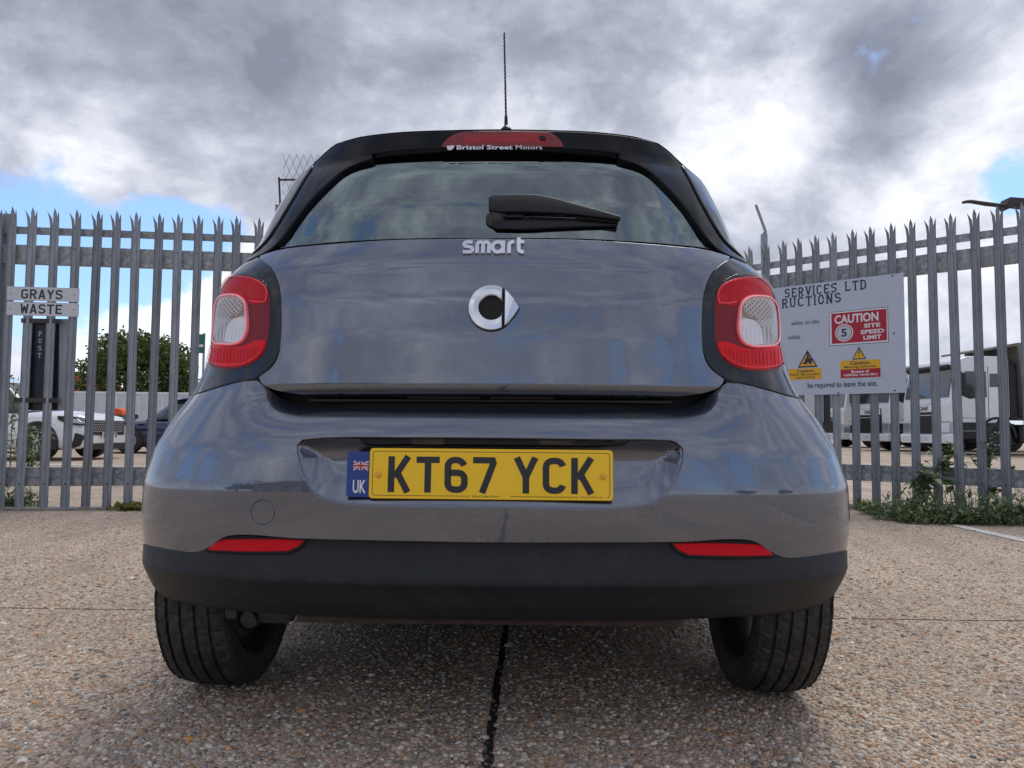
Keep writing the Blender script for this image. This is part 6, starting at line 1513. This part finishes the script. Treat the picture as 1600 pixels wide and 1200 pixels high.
# kerb edging and ground track under the gates
d_ = dL; b = MB(); P = [AL0 + d_ * uu for uu in np.linspace(-1.6, 3.4, 60)]
kb = MB(); kb.box((0, 0, 0), (5.2, .10, .025), bev=.006); o = kb.build('threshold_strip', 'kerb_stone'); o.location = (AL0 + dL * .9) + Vector((0, -.04, .0095)); o.rotation_euler = (0, 0, math.atan2(dL.y, dL.x)); tag(o, kind='structure')
p0 = at_z(1322, 795, 0); p1 = at_z(1420, 803, 0); dd = (p1 - p0).normalized(); kb = MB()
for k in range(4): 
    o = MB().box((0, 0, .02), (.22, .12, .05), bev=.014).build('kerb_block', 'kerb_stone'); o.location = p0 + dd * (.12 + .235 * k) + Vector((0, .12, -.005)); o.rotation_euler = (R(random.uniform(-2, 2)), 0, math.atan2(dd.y, dd.x) + random.gauss(0, .03)); tag(o, ['pale broken kerb block nearest the car at the foot of the right gate', 'second pale kerb block from the car below the right gate', 'third pale kerb block from the car, half under the weeds', 'last pale kerb block, under the weeds of the right gate'][k], 'kerb block', 'kerb blocks at the foot of the right gate')
# white lines and raised kerb in the yard beyond
b = MB(); q0 = at_z(1380, 699.5, 0); q1 = at_z(1700, 704, 0); dx = (q1 - q0).normalized(); n_ = Vector((-dx.y, dx.x, 0)) * .17
b.v = [tuple(q0 - n_ + Vector((0, 0, .004))), tuple(q1 - n_ + Vector((0, 0, .004))), tuple(q1 + n_ + Vector((0, 0, .004))), tuple(q0 + n_ + Vector((0, 0, .004)))]; b.f = [(0, 1, 2, 3)]; b.sm = [False]; tag(b.build('yard_line', 'line_paint'), kind='structure')
b = MB(); q0 = at_z(-80, 724, 0); q1 = at_z(215, 728, 0); dx = (q1 - q0).normalized(); n_ = Vector((-dx.y, dx.x, 0)) * .12
b.v = [tuple(q0 - n_ + Vector((0, 0, .004))), tuple(q1 - n_ + Vector((0, 0, .004))), tuple(q1 + n_ + Vector((0, 0, .004))), tuple(q0 + n_ + Vector((0, 0, .004)))]; b.f = [(0, 1, 2, 3)]; b.sm = [False]; tag(b.build('yard_line', 'line_paint'), kind='structure')

# loose grit and a few bigger stones lying on the concrete
mb = MB()
for k in range(260):
    y = 1.7 + random.random() ** 1.3 * 5; x = random.uniform(-1, 1) * (y * .68); r_ = random.uniform(.003, .008) * (1 + .12 * y); n_ = 6
    ring = [(x + r_ * math.cos(i * 1.047) * random.uniform(.7, 1.2), y + r_ * math.sin(i * 1.047) * random.uniform(.6, 1), .0015) for i in range(6)]; mb.add(ring + [(x, y, r_ * .8)], [(i, (i + 1) % 6, 6) for i in range(6)], True)
tag(mb.build('loose_grit', 'kerb_stone'), 'scattered loose grit lying on the concrete around the car', 'grit', kind='stuff')
mb = MB(); q = at_z(296, 1155, 0)
st_ = empty('pebble_stone', q, .4, label='bright orange pebble on the concrete in front of the left rear tyre', cat='stone')
ring = [(.012 * math.cos(i * .7854), .008 * math.sin(i * .7854), .0005) for i in range(8)]; up_ = [(.008 * math.cos(i * .7854), .005 * math.sin(i * .7854), .005) for i in range(8)]
mat('orange_stone', (.70, .30, .05), .5, var=.3, vscale=80); mb.add(ring + up_ + [(0, 0, .0065)], [(i, (i + 1) % 8, 8 + (i + 1) % 8, 8 + i) for i in range(8)] + [(8 + i, 8 + (i + 1) % 8, 16) for i in range(8)], True); mb.build('stone', 'orange_stone', st_)

# ---- behind the camera: the low buildings and trees that show as dark shapes in the paint
def shed(x, y, w_, d_, h, label, m='far_building'):
    t = empty('warehouse', (x, y, 0), 0, label=label, cat='building'); b = MB(); b.box((0, 0, h / 2), (w_, d_, h)); b.build('wall', m, t)
    b = MB(); b.prism([(-w_ / 2 - .3, h), (w_ / 2 + .3, h), (0, h + w_ * .06)], -d_ / 2 - .3, d_ / 2 + .3, 'xz'); b.build('roof', 'tipper_grey', t)
    for k in range(4): MB().box((-w_ * .36 + w_ * .24 * k, d_ / 2 + .02, h * .35), (w_ * .13, .06, h * .6), bev=.02).build('roller_door', 'galv_rail', t)
shed(-3, -110, 34, 10, 5.0, 'low warehouse far behind the photographer'); shed(-22, -34, 16, 10, 5, 'second low warehouse behind the photographer to the left')
for k, (x, y, H, r_) in enumerate([(-34, -34, 7, 5), (-46, -38, 7, 5), (52, -30, 6.5, 4.2), (44, -46, 6.5, 4.4)]): tree((x, y, 0), H, r_, ['tree behind the photographer, left of the warehouse', 'bushy tree farthest left behind the photographer', 'tree far right behind the photographer', 'small tree right behind the photographer'][k], 'leaf_hedge', n=3000, seed=30 + k, leaf=.3, group='trees behind the photographer')
